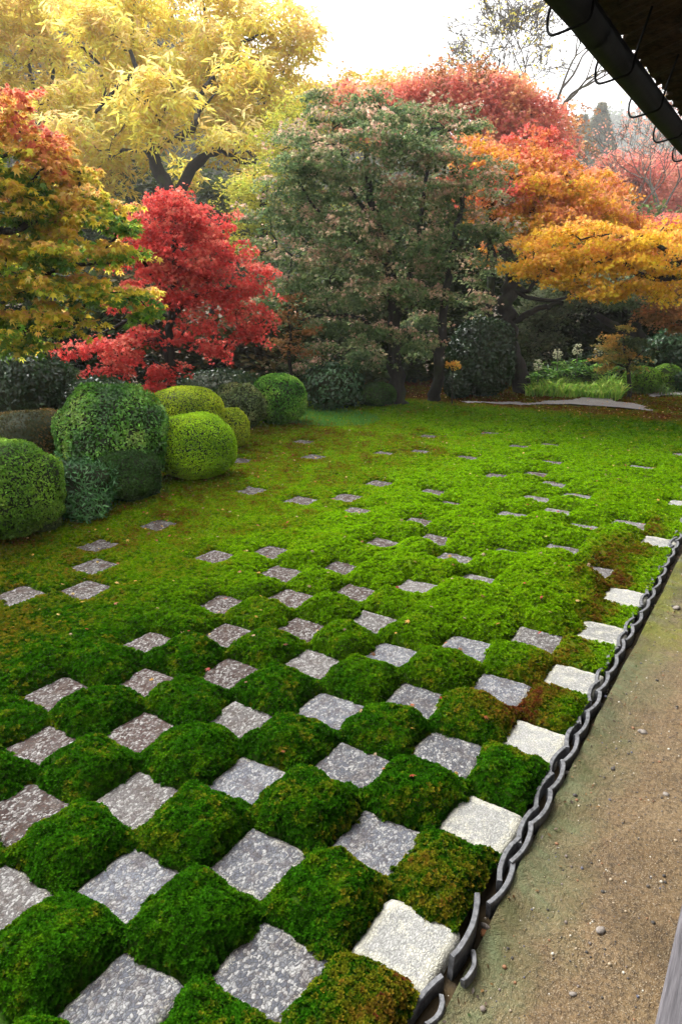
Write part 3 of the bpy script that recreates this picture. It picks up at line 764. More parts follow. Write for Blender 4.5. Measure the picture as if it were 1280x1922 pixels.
# ---- big yellow tree
tree('yellow_tree', 'tall spreading tree with drooping yellow leaves and forked dark limbs behind the red maple', 'tree', 19, (325,),
  [lim(.21, .12, 'base', (322, 480, -2), (312, 380, -2.5), (305, 335, -2.5), (282, 285, -2.5)), lim(.10, .04, (282, 285, -2.5), (312, 268, -2.5), (345, 252, -2.5), (368, 225, -2.5), (370, 185, -1.6), (385, 165, -1)),
   lim(.14, .05, (318, 430, -2.5), (338, 350, -2.5), (385, 292, -2.7), (425, 282, -2.7), (452, 300, -2.7), (478, 298, -2.4)), lim(.09, .04, (282, 285, -2.5), (285, 240, -2.3), (275, 190, -2.2), (262, 140, -2), (245, 95, -1.5)),
   lim(.06, .03, (262, 140, -2), (232, 150, -2), (200, 190, -2), (180, 210, -1.5)), lim(.07, .02, (385, 165, -1.5), (430, 105, -.8), (460, 75, -.5), (500, 60, 0)), lim(.06, .02, (245, 95), (250, 40), (260, -40)),
   lim(.06, .02, (385, 165), (395, 90), (380, 0), (370, -60)), lim(.05, .02, (200, 190), (185, 120), (150, 85), (135, 60)), lim(.05, .02, (452, 300), (480, 220), (520, 160))],
  [(200, -10, 110, 40), (340, -10, 110, 40, 1), (470, 5, 80, 45), (540, 60, 50, 45), (560, 40, 40, 35, 1), (420, 70, 90, 50, -1), (310, 70, 90, 50, 1), (190, 70, 90, 50, -1),
   (250, 160, 80, 40, 1.5), (350, 150, 70, 35, 1.5), (450, 150, 80, 40), (530, 140, 60, 45), (570, 175, 50, 40, 1), (190, 190, 60, 35), (230, 245, 60, 25, 1), (400, 215, 70, 28, -1),
   (480, 225, 60, 35), (430, 262, 50, 22, -1.5), (520, 250, 45, 30, 1), (340, 310, 40, 18, 2), (480, 330, 40, 20, 1), (250, 215, 40, 22, -1), (150, 260, 70, 36), (200, 300, 60, 22, .5), (330, 225, 50, 24, .5), (290, 110, 80, 40), (440, 190, 60, 26), (120, 200, 70, 36, .5), (580, 215, 35, 26), (550, 90, 45, 36), (120, 300, 60, 26, .5), (500, 190, 60, 34, -1), (330, 175, 50, 20, -3.4), (235, 170, 45, 18, -3.2), (420, 245, 50, 14, -3.6), (300, 225, 30, 10, -3.4), (450, 110, 60, 26, -3), (120, 250, 60, 40, -1), (210, 260, 40, 24, -1), (170, 330, 60, 24, .5), (300, 130, 50, 20, -3)],
  'yellow', S=2.0, leaf=.20, kind='pinnate', pad_r=.46, dens=.38, flat=.35, trunk_r=.3, lpp=15, depth=.32, twigs=.3, mat=LIT)
tree('yellow_tree', 'second pale yellow tree with thin dark twigs at the upper left edge', 'tree', 22, (95,),
  [lim(.22, .08, 'base', (90, 480), (85, 260), (80, 200)), lim(.07, .02, (80, 200), (62, 160), (55, 120), (65, 60)), lim(.06, .02, (80, 200), (100, 150), (90, 90), (60, 30))],
  [(20, -10, 100, 40), (100, -5, 90, 40, 1), (20, 50, 90, 45), (110, 50, 80, 45, 1), (40, 120, 80, 40), (130, 130, 60, 35, 1), (70, 190, 80, 30, 1), (150, 215, 50, 25, 1), (-50, 60, 80, 90)],
  'yellow', S=2.0, leaf=.21, kind='pinnate', pad_r=.50, dens=.38, flat=.35, trunk_r=.2, lpp=15, depth=.32, twigs=.4, mat=LIT)
# ---- yellow trees behind the centre
tree('yellow_tree', 'small round yellow tree top showing left of the red crown above the green maple', 'tree', 25, (690,),
  [lim(.2, .06, 'base', (690, 400), (690, 180))], [(700, 160, 55, 25), (745, 152, 35, 20), (650, 185, 50, 35), (600, 190, 45, 35, -2), (670, 230, 60, 40)], 'yellow', S=1.5, leaf=.15, kind='star3', pad_r=.5, dens=.8, lpp=40)
tree('yellow_green_maple', 'yellow green maple filling the gap between the yellow tree and the green maple', 'tree', 17.5, (500,),
  [lim(.16, .06, 'base', (500, 560), (495, 420), (500, 330))],
  [(545, 250, 55, 40), (500, 320, 60, 40), (460, 370, 55, 35, .6), (560, 320, 50, 40, .5), (510, 400, 55, 35), (570, 200, 45, 35, 1), (590, 400, 60, 40, .5), (470, 440, 45, 35)], 'yelgreen', S=1.25, leaf=.085, kind='star3', pad_r=.4, lpp=42, dens=.9)
# ---- left maple, near
tree('maple_tree', 'near maple at the left edge turning green to orange with flat layered sprays', 'tree', 8.6, (-90,),
  [lim(.12, .06, 'base', (-80, 600), (-60, 430), (-30, 300)), lim(.05, .015, (-75, 560), (0, 600), (60, 618), (150, 600)), lim(.05, .012, (-60, 430), (20, 430), (90, 400), (150, 350)),
   lim(.05, .012, (-65, 480), (40, 520), (120, 500), (230, 490)), lim(.04, .01, (-30, 300), (20, 290), (70, 260))],
  [(5, 205, 50, 34, 0, 'nearred'), (40, 255, 60, 26, .2, 'nearred'), (-10, 310, 80, 40), (90, 300, 60, 26, 0, 'nearred'), (150, 320, 45, 22, .2, 'nearred'), (60, 340, 70, 26), (30, 400, 95, 38), (130, 385, 75, 30), (205, 390, 45, 20),
   (10, 480, 95, 32), (110, 465, 90, 28), (200, 470, 60, 22), (60, 540, 100, 28), (170, 540, 80, 22), (250, 555, 40, 16), (10, 600, 80, 25), (100, 595, 80, 20), (280, 580, 22, 12), (230, 420, 30, 14), (40, 640, 60, 18, .3)],
  'nearmix', mat=LIT, leaf=.088, pad_r=.22, dens=.44, flat=.10, trunk_r=.08, lpp=42, depth=1.1, droop=.6)
# ---- red maple
tree('red_maple', 'vivid crimson red maple with layered branches behind the clipped round shrubs', 'tree', 11.3, (322,),
  [lim(.075, .04, 'base', (322, 720), (318, 640), (322, 560), (330, 480), (320, 410)), lim(.04, .012, (320, 600), (360, 560), (420, 540), (460, 545)), lim(.035, .012, (318, 640), (260, 600), (200, 620), (150, 650)),
   lim(.04, .015, (322, 560), (280, 510), (260, 470)), lim(.05, .02, (322, 700), (300, 640), (270, 640))],
  [(330, 372, 50, 18), (300, 395, 60, 22, .3), (360, 410, 70, 25), (270, 430, 60, 22), (400, 450, 60, 25, .3), (330, 455, 80, 24), (260, 480, 60, 22), (440, 470, 30, 18, .5), (380, 500, 80, 24), (300, 515, 70, 22), (455, 510, 50, 16),
   (480, 538, 38, 14), (400, 550, 60, 20), (330, 560, 60, 18), (440, 580, 50, 16), (490, 605, 28, 12), (370, 600, 45, 16), (250, 560, 50, 20, .4), (280, 625, 50, 14), (350, 635, 40, 12), (210, 640, 50, 15), (150, 655, 40, 12), (455, 625, 45, 18),
   (240, 670, 45, 14), (310, 690, 45, 18), (300, 720, 35, 14, -.2), (420, 655, 45, 16), (200, 690, 40, 12)],
  'red', mat=LIT, leaf=.066, pad_r=.24, dens=.44, flat=.14, tilt=.6, trunk_r=.07, lpp=52, depth=1.0, droop=.5)
# ---- centre maple
tree('green_maple', 'broad grey green maple tinged with pink filling the centre of the garden', 'tree', 13.2, (745,),
  [lim(.17, .05, 'base', (745, 720), (742, 660), (738, 590), (732, 500), (705, 420), (690, 330)), lim(.06, .02, (738, 600), (770, 520), (790, 420), (800, 320), (810, 240)),
   lim(.05, .015, (732, 500), (660, 450), (600, 400), (560, 340)), lim(.045, .012, (705, 420), (650, 340), (640, 260)), lim(.13, .03, ('g', 816, .4), (818, 730, .3), (824, 700), (830, 620), (838, 520), (860, 420), (870, 330)),
   lim(.05, .02, (742, 650), (680, 600), (620, 590), (560, 600)), lim(.05, .02, (738, 600), (800, 560), (850, 560))],
  [(700, 665, 60, 18, .3), (620, 680, 55, 16, .4), (780, 640, 55, 18, -.3), (560, 680, 40, 14, .6), (690, 620, 60, 18, -.4), (640, 225, 60, 28, .6), (720, 205, 60, 25, .8), (790, 215, 60, 28, .8), (840, 245, 50, 28, .5), (580, 270, 60, 30, .3), (670, 280, 70, 30), (760, 280, 70, 32), (850, 300, 60, 32), (530, 330, 50, 30), (610, 340, 65, 30), (700, 350, 75, 32),
   (800, 350, 75, 32), (880, 360, 55, 35), (500, 400, 50, 28, .3), (570, 405, 65, 28), (660, 415, 75, 30), (760, 420, 80, 32), (860, 425, 70, 32), (930, 440, 45, 30), (490, 470, 40, 24, .5), (560, 475, 60, 26), (640, 485, 70, 26), (730, 495, 80, 28),
   (830, 490, 75, 28), (910, 500, 50, 28, .3), (540, 535, 50, 20), (610, 550, 65, 22), (700, 560, 80, 22), (790, 555, 70, 22), (570, 600, 50, 16, .3), (640, 610, 70, 18), (730, 618, 70, 16), (800, 600, 50, 18, .4), (590, 650, 50, 14, .6), (670, 655, 50, 14, .5),
   (800, 650, 40, 14, 1), (880, 560, 40, 22, .6), (620, 195, 40, 24, 1), (690, 185, 45, 22, 1), (560, 245, 40, 26, .8), (870, 225, 35, 24, 1), (740, 240, 60, 28), (600, 300, 60, 28, -.3), (820, 275, 60, 28, -.3), (920, 330, 40, 30, .3), (500, 560, 40, 18, .5), (660, 440, 70, 26, -.6), (770, 460, 70, 26, -.6), (720, 540, 70, 22, -.6)],
  'centre', mat=LIT, leaf=.072, pad_r=.30, dens=.48, flat=.12, tilt=.5, trunk_r=.14, lpp=52, depth=.9, droop=.5)
tree('maple_trunk_tree', 'leaning dark maple with flared root right of centre, orange and pink leaves above', 'tree', 15.0, (990,),
  [lim(.20, .11, 'base', (972, 700), (958, 650), (950, 590), (955, 540), (958, 500), (935, 430), (910, 360)), lim(.07, .045, (952, 605), (975, 598), (1005, 580), (1030, 574), (1056, 568)),
   lim(.06, .02, (958, 520), (985, 545), (1000, 535), (1030, 500), (1060, 470)), lim(.05, .02, (955, 540), (1000, 560), (1050, 562), (1080, 540)), lim(.12, .05, ('g', 927, .6), (924, 720, .5), (920, 660), (918, 580), (922, 500), (925, 420), (960, 330)),
   lim(.05, .02, (935, 430), (990, 400), (1040, 370))],
  [(900, 290, 60, 28, 1), (960, 300, 60, 28, .5), (1030, 320, 65, 28, .5), (1090, 340, 60, 26, .5), (900, 350, 50, 26, 0, 'orangered'), (960, 360, 55, 26, 0, 'orangered'), (1030, 370, 60, 26), (1100, 380, 60, 24), (1150, 400, 50, 22, .5),
   (930, 400, 50, 24), (990, 330, 60, 28), (940, 330, 50, 28, .5, 'orangered'), (1060, 350, 60, 26), (1010, 290, 50, 26, .8, 'orangered'), (1040, 400, 60, 24, -.3), (1110, 410, 60, 22), (990, 410, 60, 24), (1060, 415, 60, 20), (1000, 265, 40, 22, 1, 'orangered'), (880, 270, 40, 22, 1.2), (1130, 350, 40, 22, 1), (950, 450, 35, 22, .5), (870, 320, 35, 20, .8, 'orangered'), (1000, 440, 50, 16, .5), (1070, 432, 50, 16, .5), (1140, 425, 50, 18, .6), (1200, 420, 45, 18, .8, 'orangered'), (930, 480, 35, 18, .4), (1160, 375, 40, 20, .8)],
  'orange', mat=LIT, leaf=.080, pad_r=.28, dens=.48, flat=.20, tilt=.6, trunk_r=.14, lpp=46, depth=.8, droop=.5)
# ---- red crown behind
tree('red_maple', 'large hazy red crowned maple rising behind the green maple in the mist', 'tree', 18.5, (880,),
  [lim(.2, .08, 'base', (880, 450), (880, 330), (870, 230)), lim(.07, .02, (880, 330), (960, 260), (1000, 220)), lim(.06, .02, (880, 330), (790, 240), (740, 200))],
  [(740, 185, 65, 26), (800, 160, 65, 24), (860, 150, 60, 22, 0, 'dullorange'), (920, 165, 60, 22), (970, 200, 50, 28), (1010, 240, 42, 24), (1030, 270, 30, 18), (860, 195, 80, 30), (940, 225, 70, 30), (790, 210, 60, 28, .5), (700, 220, 60, 28), (640, 205, 50, 25, .5, 'dullorange'), (980, 270, 50, 25, .4), (900, 255, 70, 30), (950, 185, 60, 30), (1000, 215, 45, 28), (830, 180, 70, 26), (760, 165, 50, 20), (1040, 290, 35, 20), (660, 180, 45, 24), (1045, 250, 30, 20), (1000, 300, 50, 26, -1), (930, 290, 60, 26, -1)],
  'redfar', S=1.6, mat=LIT, leaf=.095, kind='star3', pad_r=.40, dens=.75, flat=.3, tilt=.7, lpp=52, trunk_r=.15, droop=.4)
# ---- golden maple at right
tree('golden_maple', 'golden orange maple branch spreading over the back border from the right edge', 'tree', 12.6, (1345,),
  [lim(.12, .07, 'base', (1340, 640), (1320, 560), (1290, 500)), lim(.05, .015, (1300, 520), (1210, 520), (1150, 480), (1080, 520), (1030, 505)), lim(.04, .012, (1290, 500), (1220, 450), (1150, 440), (1090, 450))],
  [(1000, 455, 36, 12), (1050, 435, 42, 13), (1110, 425, 45, 14), (1165, 445, 50, 18), (1230, 450, 50, 18), (1280, 460, 40, 22), (1000, 490, 36, 12), (1060, 480, 50, 14), (1130, 490, 55, 15), (1200, 490, 55, 18), (1265, 505, 40, 22), (990, 512, 26, 8), (1070, 520, 45, 11), (1120, 540, 50, 13), (1185, 530, 45, 14), (1240, 545, 40, 16), (1060, 462, 60, 22, .5, 'orange'), (1180, 470, 60, 24, .5, 'orange'), (1250, 430, 40, 18, .4), (1130, 555, 36, 8), (975, 500, 22, 10), (1090, 505, 60, 16, .3)],
  'gold', mat=LIT, leaf=.070, pad_r=.22, dens=.42, flat=.16, tilt=.6, trunk_r=.07, lpp=46, depth=1.0, droop=.6)
tree('dull_orange_maple', 'dull orange maple hanging down at the right edge behind the golden branch', 'tree', 15.5, (1360,),
  [lim(.12, .06, 'base', (1350, 620), (1330, 520))],
  [(1260, 540, 45, 25), (1285, 590, 45, 28), (1230, 585, 35, 20), (1180, 565, 45, 14, 0, 'green'), (1270, 420, 50, 25, 1.5, 'pinkfar')], 'dullorange', leaf=.07, pad_r=.26, dens=.8, lpp=46, flat=.12, droop=.6)
# ---- drooping green maple with a dark hollow beneath
tree('green_maple', 'weeping green maple arching over a dark hollow behind the flowering plants', 'tree', 18.5, (1215,),
  [lim(.16, .10, 'base', (1205, 660), (1190, 610), (1175, 570), (1140, 550)), lim(.10, .06, (1200, 640), (1165, 620), (1120, 590), (1080, 575)), lim(.09, .04, (1190, 610), (1195, 560), (1200, 500))],
  [(1010, 560, 40, 22), (990, 600, 36, 25), (975, 640, 30, 22), (1000, 665, 30, 20), (1045, 585, 40, 24), (1085, 560, 45, 20), (1140, 552, 45, 18), (1190, 545, 45, 18), (1035, 620, 28, 26), (1240, 560, 45, 20), (1060, 535, 50, 18), (1150, 520, 60, 18)],
  'weep', leaf=.085, kind='star3', pad_r=.34, dens=.9, lpp=44, flat=.2, droop=1.2, trunk_r=.1)
# ---- far right pinkish trees
for i, (u, d_, lab, bl, pl) in enumerate([
   (1190, 40, 'pink and orange tree in the mist right of the conifer', [(1145, 300, 30, 14), (1175, 330, 45, 20), (1215, 345, 40, 20), (1160, 360, 45, 20), (1200, 385, 50, 22), (1190, 300, 40, 20), (1130, 330, 40, 20), (1230, 330, 40, 22), (1180, 420, 50, 22)], 'pinkfar'),
   (1250, 45, 'thin pale orange tree fading into mist at the right edge', [(1255, 320, 40, 20), (1275, 350, 40, 25), (1240, 370, 40, 20), (1270, 400, 40, 25), (1220, 400, 50, 25), (1285, 310, 30, 20), (1235, 300, 30, 15)], 'pinkfar')]):
    tree('misty_maple', lab, 'tree', d_, (u,), [lim(.16, .05, 'base', (u, 480), (u-4, 400), (u+4, 340)), lim(.05, .01, (u, 420), (u+30, 370), (u+40, 300)), lim(.05, .01, (u, 400), (u-30, 360), (u-40, 320))],
         bl, pl, S=1.6, mat=LIT, leaf=.15, kind='star3', pad_r=.50, dens=.62, flat=.3, tilt=.7, lpp=34, bark=BARK2)

# ---- bare trees: recursive branching
def bare(name, label, d, base_u, top_u, v0, spread, r0, depthn=6, pal=None, seed=1, leafn=0, L0=2.0, lean=0, dirs=None):
    r = random.Random(seed); b0 = base_at(base_u, d, -.06); root = empty(name, b0, label=label, cat='tree')
    segs = []; tips = []
    lat = Vector((math.cos(YAW), math.sin(YAW), 0)); fw = Vector((-math.sin(YAW), math.cos(YAW), 0))
    def grow(p, dr, L, rad, lv):
        pts = [p]; q = p.copy(); dd = dr.copy()
        for i in range(4):
            dd = (dd+Vector((r.gauss(0, .13), r.gauss(0, .13), r.gauss(.03, .10)))).normalized(); q = q+dd*(L/4); pts.append(q.copy())
        segs.append(([np.array(a) for a in pts], [max(rad*(1-.35*i/4), .016) for i in range(5)])); 
        if lv == 0: tips.append(q); return
        if lv < 4: tips.append(pts[2])
        k = 3 if r.random() < .62 else 2
        for j in range(k):
            a = r.uniform(.25, .75)*spread; ax = dd.orthogonal().normalized(); ax.rotate(__import__('mathutils').Quaternion(dd, r.uniform(0, 6.28)))
            nd = dd.copy(); nd.rotate(__import__('mathutils').Quaternion(ax, a)); grow(q if j else pts[3] if r.random() < .3 else q, nd, L*r.uniform(.68, .86), rad*.60, lv-1)
    p0 = Vector(W(top_u, v0, d)); segs.append(([b0, np.array(p0)*.5+b0*.5, np.array(p0)], [r0*1.5, r0*1.2, r0]))
    for dx, dy, dz in dirs or ((-.5, .2, .8), (.4, -.2, .9), (.05, .3, 1)):
        grow(p0, (lat*dx+fw*dy+Vector((0, 0, dz))).normalized(), L0, r0*.6, depthn-1)
    tubes_np('trunk', segs[:1], BARK2, root, b0, 8); tubes_np('branches', segs[1:], BARK2, root, b0, 4)
    if leafn:
        P = np.array([np.array(t) for t in tips])[rng.integers(0, len(tips), leafn)]+rng.normal(0, .3, (leafn, 3)); 
        v_, t_, c_ = leaf_geo(P, rng.normal(0, .6, (leafn, 3))+[0, 0, .7], rng.uniform(.16, .30, leafn), pick(PAL[pal], leafn), 'oval')
        link('leaves', mesh_np('leaves', v_-b0, t_, c_), parent=root, mat=LEAF)
bare('bare_tree', 'tall bare tree with pale twigs and a few yellow leaves against white sky', 46, 1030, 1028, 250, 1.15, .20, 8, 'yellow', 11, 1300, 2.25, dirs=((-.85, .1, .62), (-.3, .3, .95), (.15, -.2, 1), (.6, .1, .72)))
bare('bare_tree', 'smaller bare tree with fine grey twigs at the far right under the eave', 56, 1240, 1240, 400, 1.1, .14, 6, 'pinkfar', 9, 700, 2.4)
bare('bare_tree', 'low bare shrub like tree with open twigs left of the eave tip', 52, 1180, 1180, 420, 1.2, .12, 5, 'pinkfar', 12, 300, 2.0)

# ---- conifers behind the bare tree
def conifer(label, u, d, vtop, vbot, w_, seed):
    r = np.random.default_rng(seed); b0 = base_at(u, d, -.06); root = empty('conifer_tree', b0, label=label, cat='tree')
    top = W(u, vtop, d); link('trunk', MB().tube([np.zeros(3), top-b0], [.4, .05], 8).mesh('trunk', True), parent=root, mat=BARK2)
    n = 26000; t = r.random(n)**.7; hgt = top[2]*(1-t*.9); rad = w_*np.minimum(.10+2.2*t, 1.)*(.75+.35*vn(np.c_[t*14, r.random(n), t*0], 1))
    a = r.random(n)*6.283; rr = rad*np.sqrt(r.uniform(.35, 1, n)); P = np.c_[b0[0]+rr*np.cos(a), b0[1]+rr*np.sin(a), hgt-.12*rr]
    v_, t_, c_ = leaf_geo(P, r.normal(0, .6, (n, 3))+[0, 0, .8], r.uniform(.8, 1.5, n), pick(PAL['conifer'], n), 'oval')
    link('crown', mesh_np('crown', v_-b0, t_, c_), parent=root, mat=SOFT)
conifer('tall grey green conifer fading in mist beside the bare tree', 1095, 200, 195, 330, 7.2, 1)
conifer('shorter misty conifer left of the tallest one', 1065, 210, 215, 330, 6.8, 2)
tree('yellow_tree', 'thin yellowing tree in front of the misty conifers', 'tree', 30, (1070,), [lim(.15, .04, 'base', (1070, 380), (1068, 230))],
     [(1060, 205, 22, 14), (1085, 225, 30, 18), (1055, 250, 28, 18), (1095, 265, 30, 18), (1070, 290, 40, 18), (1050, 190, 16, 10)], 'dullorange', S=2.0, leaf=.13, kind='star3', pad_r=.5, dens=.5, lpp=26, bark=BARK2)

# ---- evergreen wall behind, and understory
EV = [(-60, 16, 'dark evergreen tree behind the near left maple', [(-40, 480, 120, 90), (-30, 620, 130, 70), (60, 640, 80, 70)], 'dark'),
      (120, 24, 'grey green tree behind the yellow tree on the left', [(130, 440, 110, 50), (60, 420, 90, 50)], 'green'),
      (250, 23.5, 'green tree under the yellow canopy left of its trunk', [(220, 330, 80, 50), (270, 420, 90, 60), (200, 470, 90, 60), (260, 520, 80, 50)], 'green'),
      (420, 23.5, 'grey green tree right of the forked yellow trunk', [(400, 370, 80, 50), (440, 430, 80, 60), (380, 500, 90, 60), (480, 520, 80, 60)], 'green'),
      (190, 14.5, 'dark evergreen behind the lower red branches on the left', [(160, 590, 90, 50), (110, 660, 90, 50), (220, 640, 90, 50), (190, 710, 100, 40)], 'dark'),
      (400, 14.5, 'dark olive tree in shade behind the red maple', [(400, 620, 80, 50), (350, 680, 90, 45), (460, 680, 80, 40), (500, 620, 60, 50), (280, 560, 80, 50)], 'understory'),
      (560, 15.5, 'dark green tree in shade left of the centre trunk', [(560, 560, 80, 60), (600, 640, 90, 50), (530, 690, 80, 40), (650, 700, 70, 40), (640, 560, 90, 60)], 'green'),
      (700, 18, 'dense dark tree directly behind the green maple', [(650, 420, 110, 90), (780, 440, 110, 90), (700, 560, 120, 80), (820, 560, 110, 80), (880, 440, 80, 80)], 'green'),
      (780, 17, 'shaded evergreen behind the two central trunks', [(730, 660, 90, 60), (820, 670, 80, 55), (880, 640, 60, 60), (780, 720, 110, 30)], 'dark'),
      (900, 17.5, 'shaded evergreen between the camellia bush and leaning maple', [(900, 590, 60, 60), (930, 660, 50, 50), (900, 500, 70, 50)], 'dark'),
      (1100, 19.8, 'dark evergreen mass inside the hollow behind the white flowers', [(1040, 640, 80, 60), (1120, 640, 90, 60), (1200, 620, 90, 60), (1280, 620, 80, 70), (1100, 560, 100, 60), (1220, 560, 90, 60), (1060, 700, 120, 40), (1200, 700, 120, 40), (1000, 720, 60, 30, -3), (1080, 722, 60, 26, -3), (1160, 722, 60, 26, -3), (1250, 722, 80, 26, -3)], 'dark'),
      (1150, 19.9, 'green tree behind the orange maples at the right', [(1050, 480, 90, 50), (1140, 470, 90, 50), (1240, 470, 100, 50), (1000, 540, 70, 50), (1140, 420, 80, 30, 2)], 'green'),
      (1500, 19, 'evergreen tree further right beyond the eave end', [(1480, 560, 110, 90), (1500, 640, 120, 70), (1590, 600, 120, 90)], 'green'),
      (1720, 20, 'outermost evergreen tree past the eave on the right', [(1700, 540, 150, 120), (1760, 640, 150, 90)], 'dark'),
      (1350, 20, 'evergreen tree beyond the right frame edge', [(1330, 560, 80, 80), (1340, 650, 90, 60), (1400, 500, 100, 90)], 'dark')]
for u, d_, lab, bl, pl in EV:
    tree('evergreen_tree', lab, 'tree', d_, (u,), [lim(.14, .05, 'base', (u, 640), (u, 560))], bl, pl, group='dark trees closing the back of the garden',
         leaf=.19, kind='oval', pad_r=.55, dens=.55, lpp=50, flat=.45, mat=SOFT, twigs=.04, trunk_r=.12, S=1.9 if u in (250, 420) else 1.35 if d_ > 20 else 1.0)
# russet understory sprays
tree('dull_orange_maple', 'small russet maple spray between the red maple and the green maple', 'tree', 12.8, (560,),
     [lim(.05, .02, 'base', (545, 700), (545, 620))], [(540, 595, 30, 10), (575, 620, 30, 10), (530, 640, 28, 9), (560, 660, 28, 8), (545, 560, 26, 9)], 'dullorange', leaf=.055, pad_r=.2, dens=.7, lpp=36, flat=.12)

# ------------------------------------------------------------------ clipped shrubs
def shrub(name, label, u, v, ru, rv, d, pal, leaf=.03, n=9000, mat=SOFT, kind='oval', lump=.12, group=None, cat='shrub', boxy=2.3, loose=0.):
    """u, v centre in the photo; the shrub reaches the ground"""
    global NTRI
    c = W(u, v, d); sc = np.linalg.norm(c-CAM)/F; rx = ru*sc; top = c[2]+rv*sc; b0 = np.array([c[0], c[1], 0.]); 
    root = empty(name, b0, label=label, cat=cat, group=group)
    zc = max(top*.42, top-rv*sc*1.1); up = top-zc
    lowr = max(zc-.02, .05)
    D = rng.normal(size=(n, 3)); D /= np.linalg.norm(D, axis=1, keepdims=True)
    def surf(D, s=1.):
        k = (np.abs(D)**boxy).sum(1)**(1/boxy); Dk = D/k[:, None]
        bump = 1+lump*2*(vn(D*1.6+c*.37, 1.3)-.5)+lump*(vn(D*4+c, 1.3)-.5)
        Z = np.where(Dk[:, 2] > 0, Dk[:, 2]*up, Dk[:, 2]*lowr)
        return np.c_[Dk[:, 0]*rx, Dk[:, 1]*rx*.95, Z]*(bump*s)[:, None]+[0, 0, zc]
    dep = 1-np.abs(rng.normal(0, .048+loose, n)); P = surf(D, dep); P = P[P[:, 2] > .01]; n = len(P); D = D[:n]
    Nn = P-[0, 0, zc]; Nn /= np.linalg.norm(Nn, axis=1, keepdims=True); nn = Nn+rng.normal(0, .55, (n, 3))
    f = .5+1.1*(vn(P+c, 5)-.5)+.35*(rng.random(n)-.5)
    v_, t_, c_ = leaf_geo(P, nn, leaf*rng.uniform(.6, 1.3, n), pick(PALS[pal], n, f, .2), kind)
    NTRI += len(t_)
    link('foliage', mesh_np('foliage', v_, t_, c_), parent=root, mat=mat)
    bm = bmesh.new(); bmesh.ops.create_icosphere(bm, subdivisions=4, radius=1)
    B = np.array([q.co[:] for q in bm.verts]); Tb = np.array([[q.index for q in f_.verts] for f_ in bm.faces]); bm.free()
    Bs = surf(B, np.full(len(B), .93-loose*1.5)); Bs[:, 2] = np.maximum(Bs[:, 2], .0)
    link('twig_core', mesh_np('twig_core', Bs, Tb, np.tile((.025, .035, .012), (len(Bs), 1)), smooth=True), parent=root, mat=SOFT)
    mb = MB()
    for k in range(5):
        a = k*1.26; mb.tube([(.05*math.cos(a), .05*math.sin(a), -.05), (.25*rx*math.cos(a), .25*rx*math.sin(a), zc)], [.02, .012], 5)
    link('stem', mb.mesh('stem', True), parent=root, mat=BARK)
    return root
PALS = {
 'leafy': [(.025, .09, .010), (.06, .19, .015), (.14, .34, .03), (.30, .44, .08)],
 'lime': [(.13, .20, .006), (.30, .40, .010), (.44, .50, .02)],
 'bright': [(.14, .28, .004), (.30, .52, .008), (.42, .62, .012)],
 'mid': [(.045, .12, .010), (.11, .24, .015), (.22, .38, .03)],
 'brown': [(.02, .026, .008), (.055, .048, .014), (.13, .075, .02)],
 'mott': [(.04, .07, .015), (.10, .15, .03), (.24, .26, .09)],
 'blue': [(.016, .060, .014), (.04, .14, .03), (.09, .25, .06)],
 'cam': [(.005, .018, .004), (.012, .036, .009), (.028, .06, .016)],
 'dk': [(.012, .035, .008), (.03, .08, .012), (.06, .13, .02)],
 'deep': [(.01, .035, .012), (.025, .075, .025), (.07, .15, .055)],
}
CG = 'clipped round shrubs along the left of the garden'
shrub('clipped_shrub', 'large light green clipped shrub cut off by the left frame edge', -5, 930, 108, 100, 6.6, 'mid', .028, 26000, group=CG, lump=.09)
shrub('clipped_shrub', 'small rusty tipped clipped shrub tucked beside the big left edge shrub', 80, 985, 32, 48, 6.55, 'mott', .024, 3500, group=CG)
shrub('clipped_shrub', 'big dark glossy round shrub with broad leaves, tallest of the clipped group', 212, 818, 98, 95, 7.9, 'leafy', .037, 20000, WAXY, group=CG, lump=.09)
shrub('clipped_shrub', 'dull green clipped shrub skirt below the big glossy round shrub', 235, 905, 66, 62, 7.35, 'dk', .028, 14000, group=CG)
shrub('clipped_shrub', 'bright lime dome shaped shrub leaning over the moss right of the glossy shrub', 366, 845, 76, 70, 8.05, 'bright', .022, 34000, group=CG, lump=.04)
shrub('clipped_shrub', 'olive yellow dome shrub behind and above the bright lime dome', 348, 768, 70, 42, 9.3, 'lime', .024, 22000, group=CG, lump=.03)
shrub('clipped_shrub', 'narrow green clipped shrub just right of the bright lime dome', 434, 803, 34, 38, 9.5, 'lime', .024, 11000, group=CG, lump=.04)
shrub('clipped_shrub', 'mottled grey green round shrub left of the far dark green ball', 448, 762, 52, 42, 10.9, 'mott', .040, 6000, WAXY, group=CG)
shrub('clipped_shrub', 'round rich green ball shrub at the far end of the clipped group', 523, 748, 52, 46, 11.2, 'leafy', .044, 9000, SOFT, group=CG, lump=.03)
shrub('clipped_shrub', 'dark green ball shrub in shade at the foot of the centre maple', 708, 750, 36, 32, 12.9, 'dk', .032, 6000, group=None, lump=.03)
shrub('clipped_shrub', 'dark rounded shrub right of the maple sapling', 1204, 712, 32, 22, 15.7, 'mid', .04, 5000, lump=.03)
shrub('clipped_shrub', 'lighter rounded shrub second right of the maple sapling', 1250, 708, 26, 22, 16.3, 'mid', .04, 4500, lump=.04)
shrub('clipped_shrub', 'small green shrub touching the right frame edge beyond the path', 1292, 715, 26, 18, 16.2, 'deep', .05, 2500)
shrub('leafy_bush', 'blue green leafy bush low between the left edge shrub and glossy shrub', 135, 925, 75, 65, 7.0, 'blue', .055, 4200, WAXY, 'lance', .25, loose=.07)
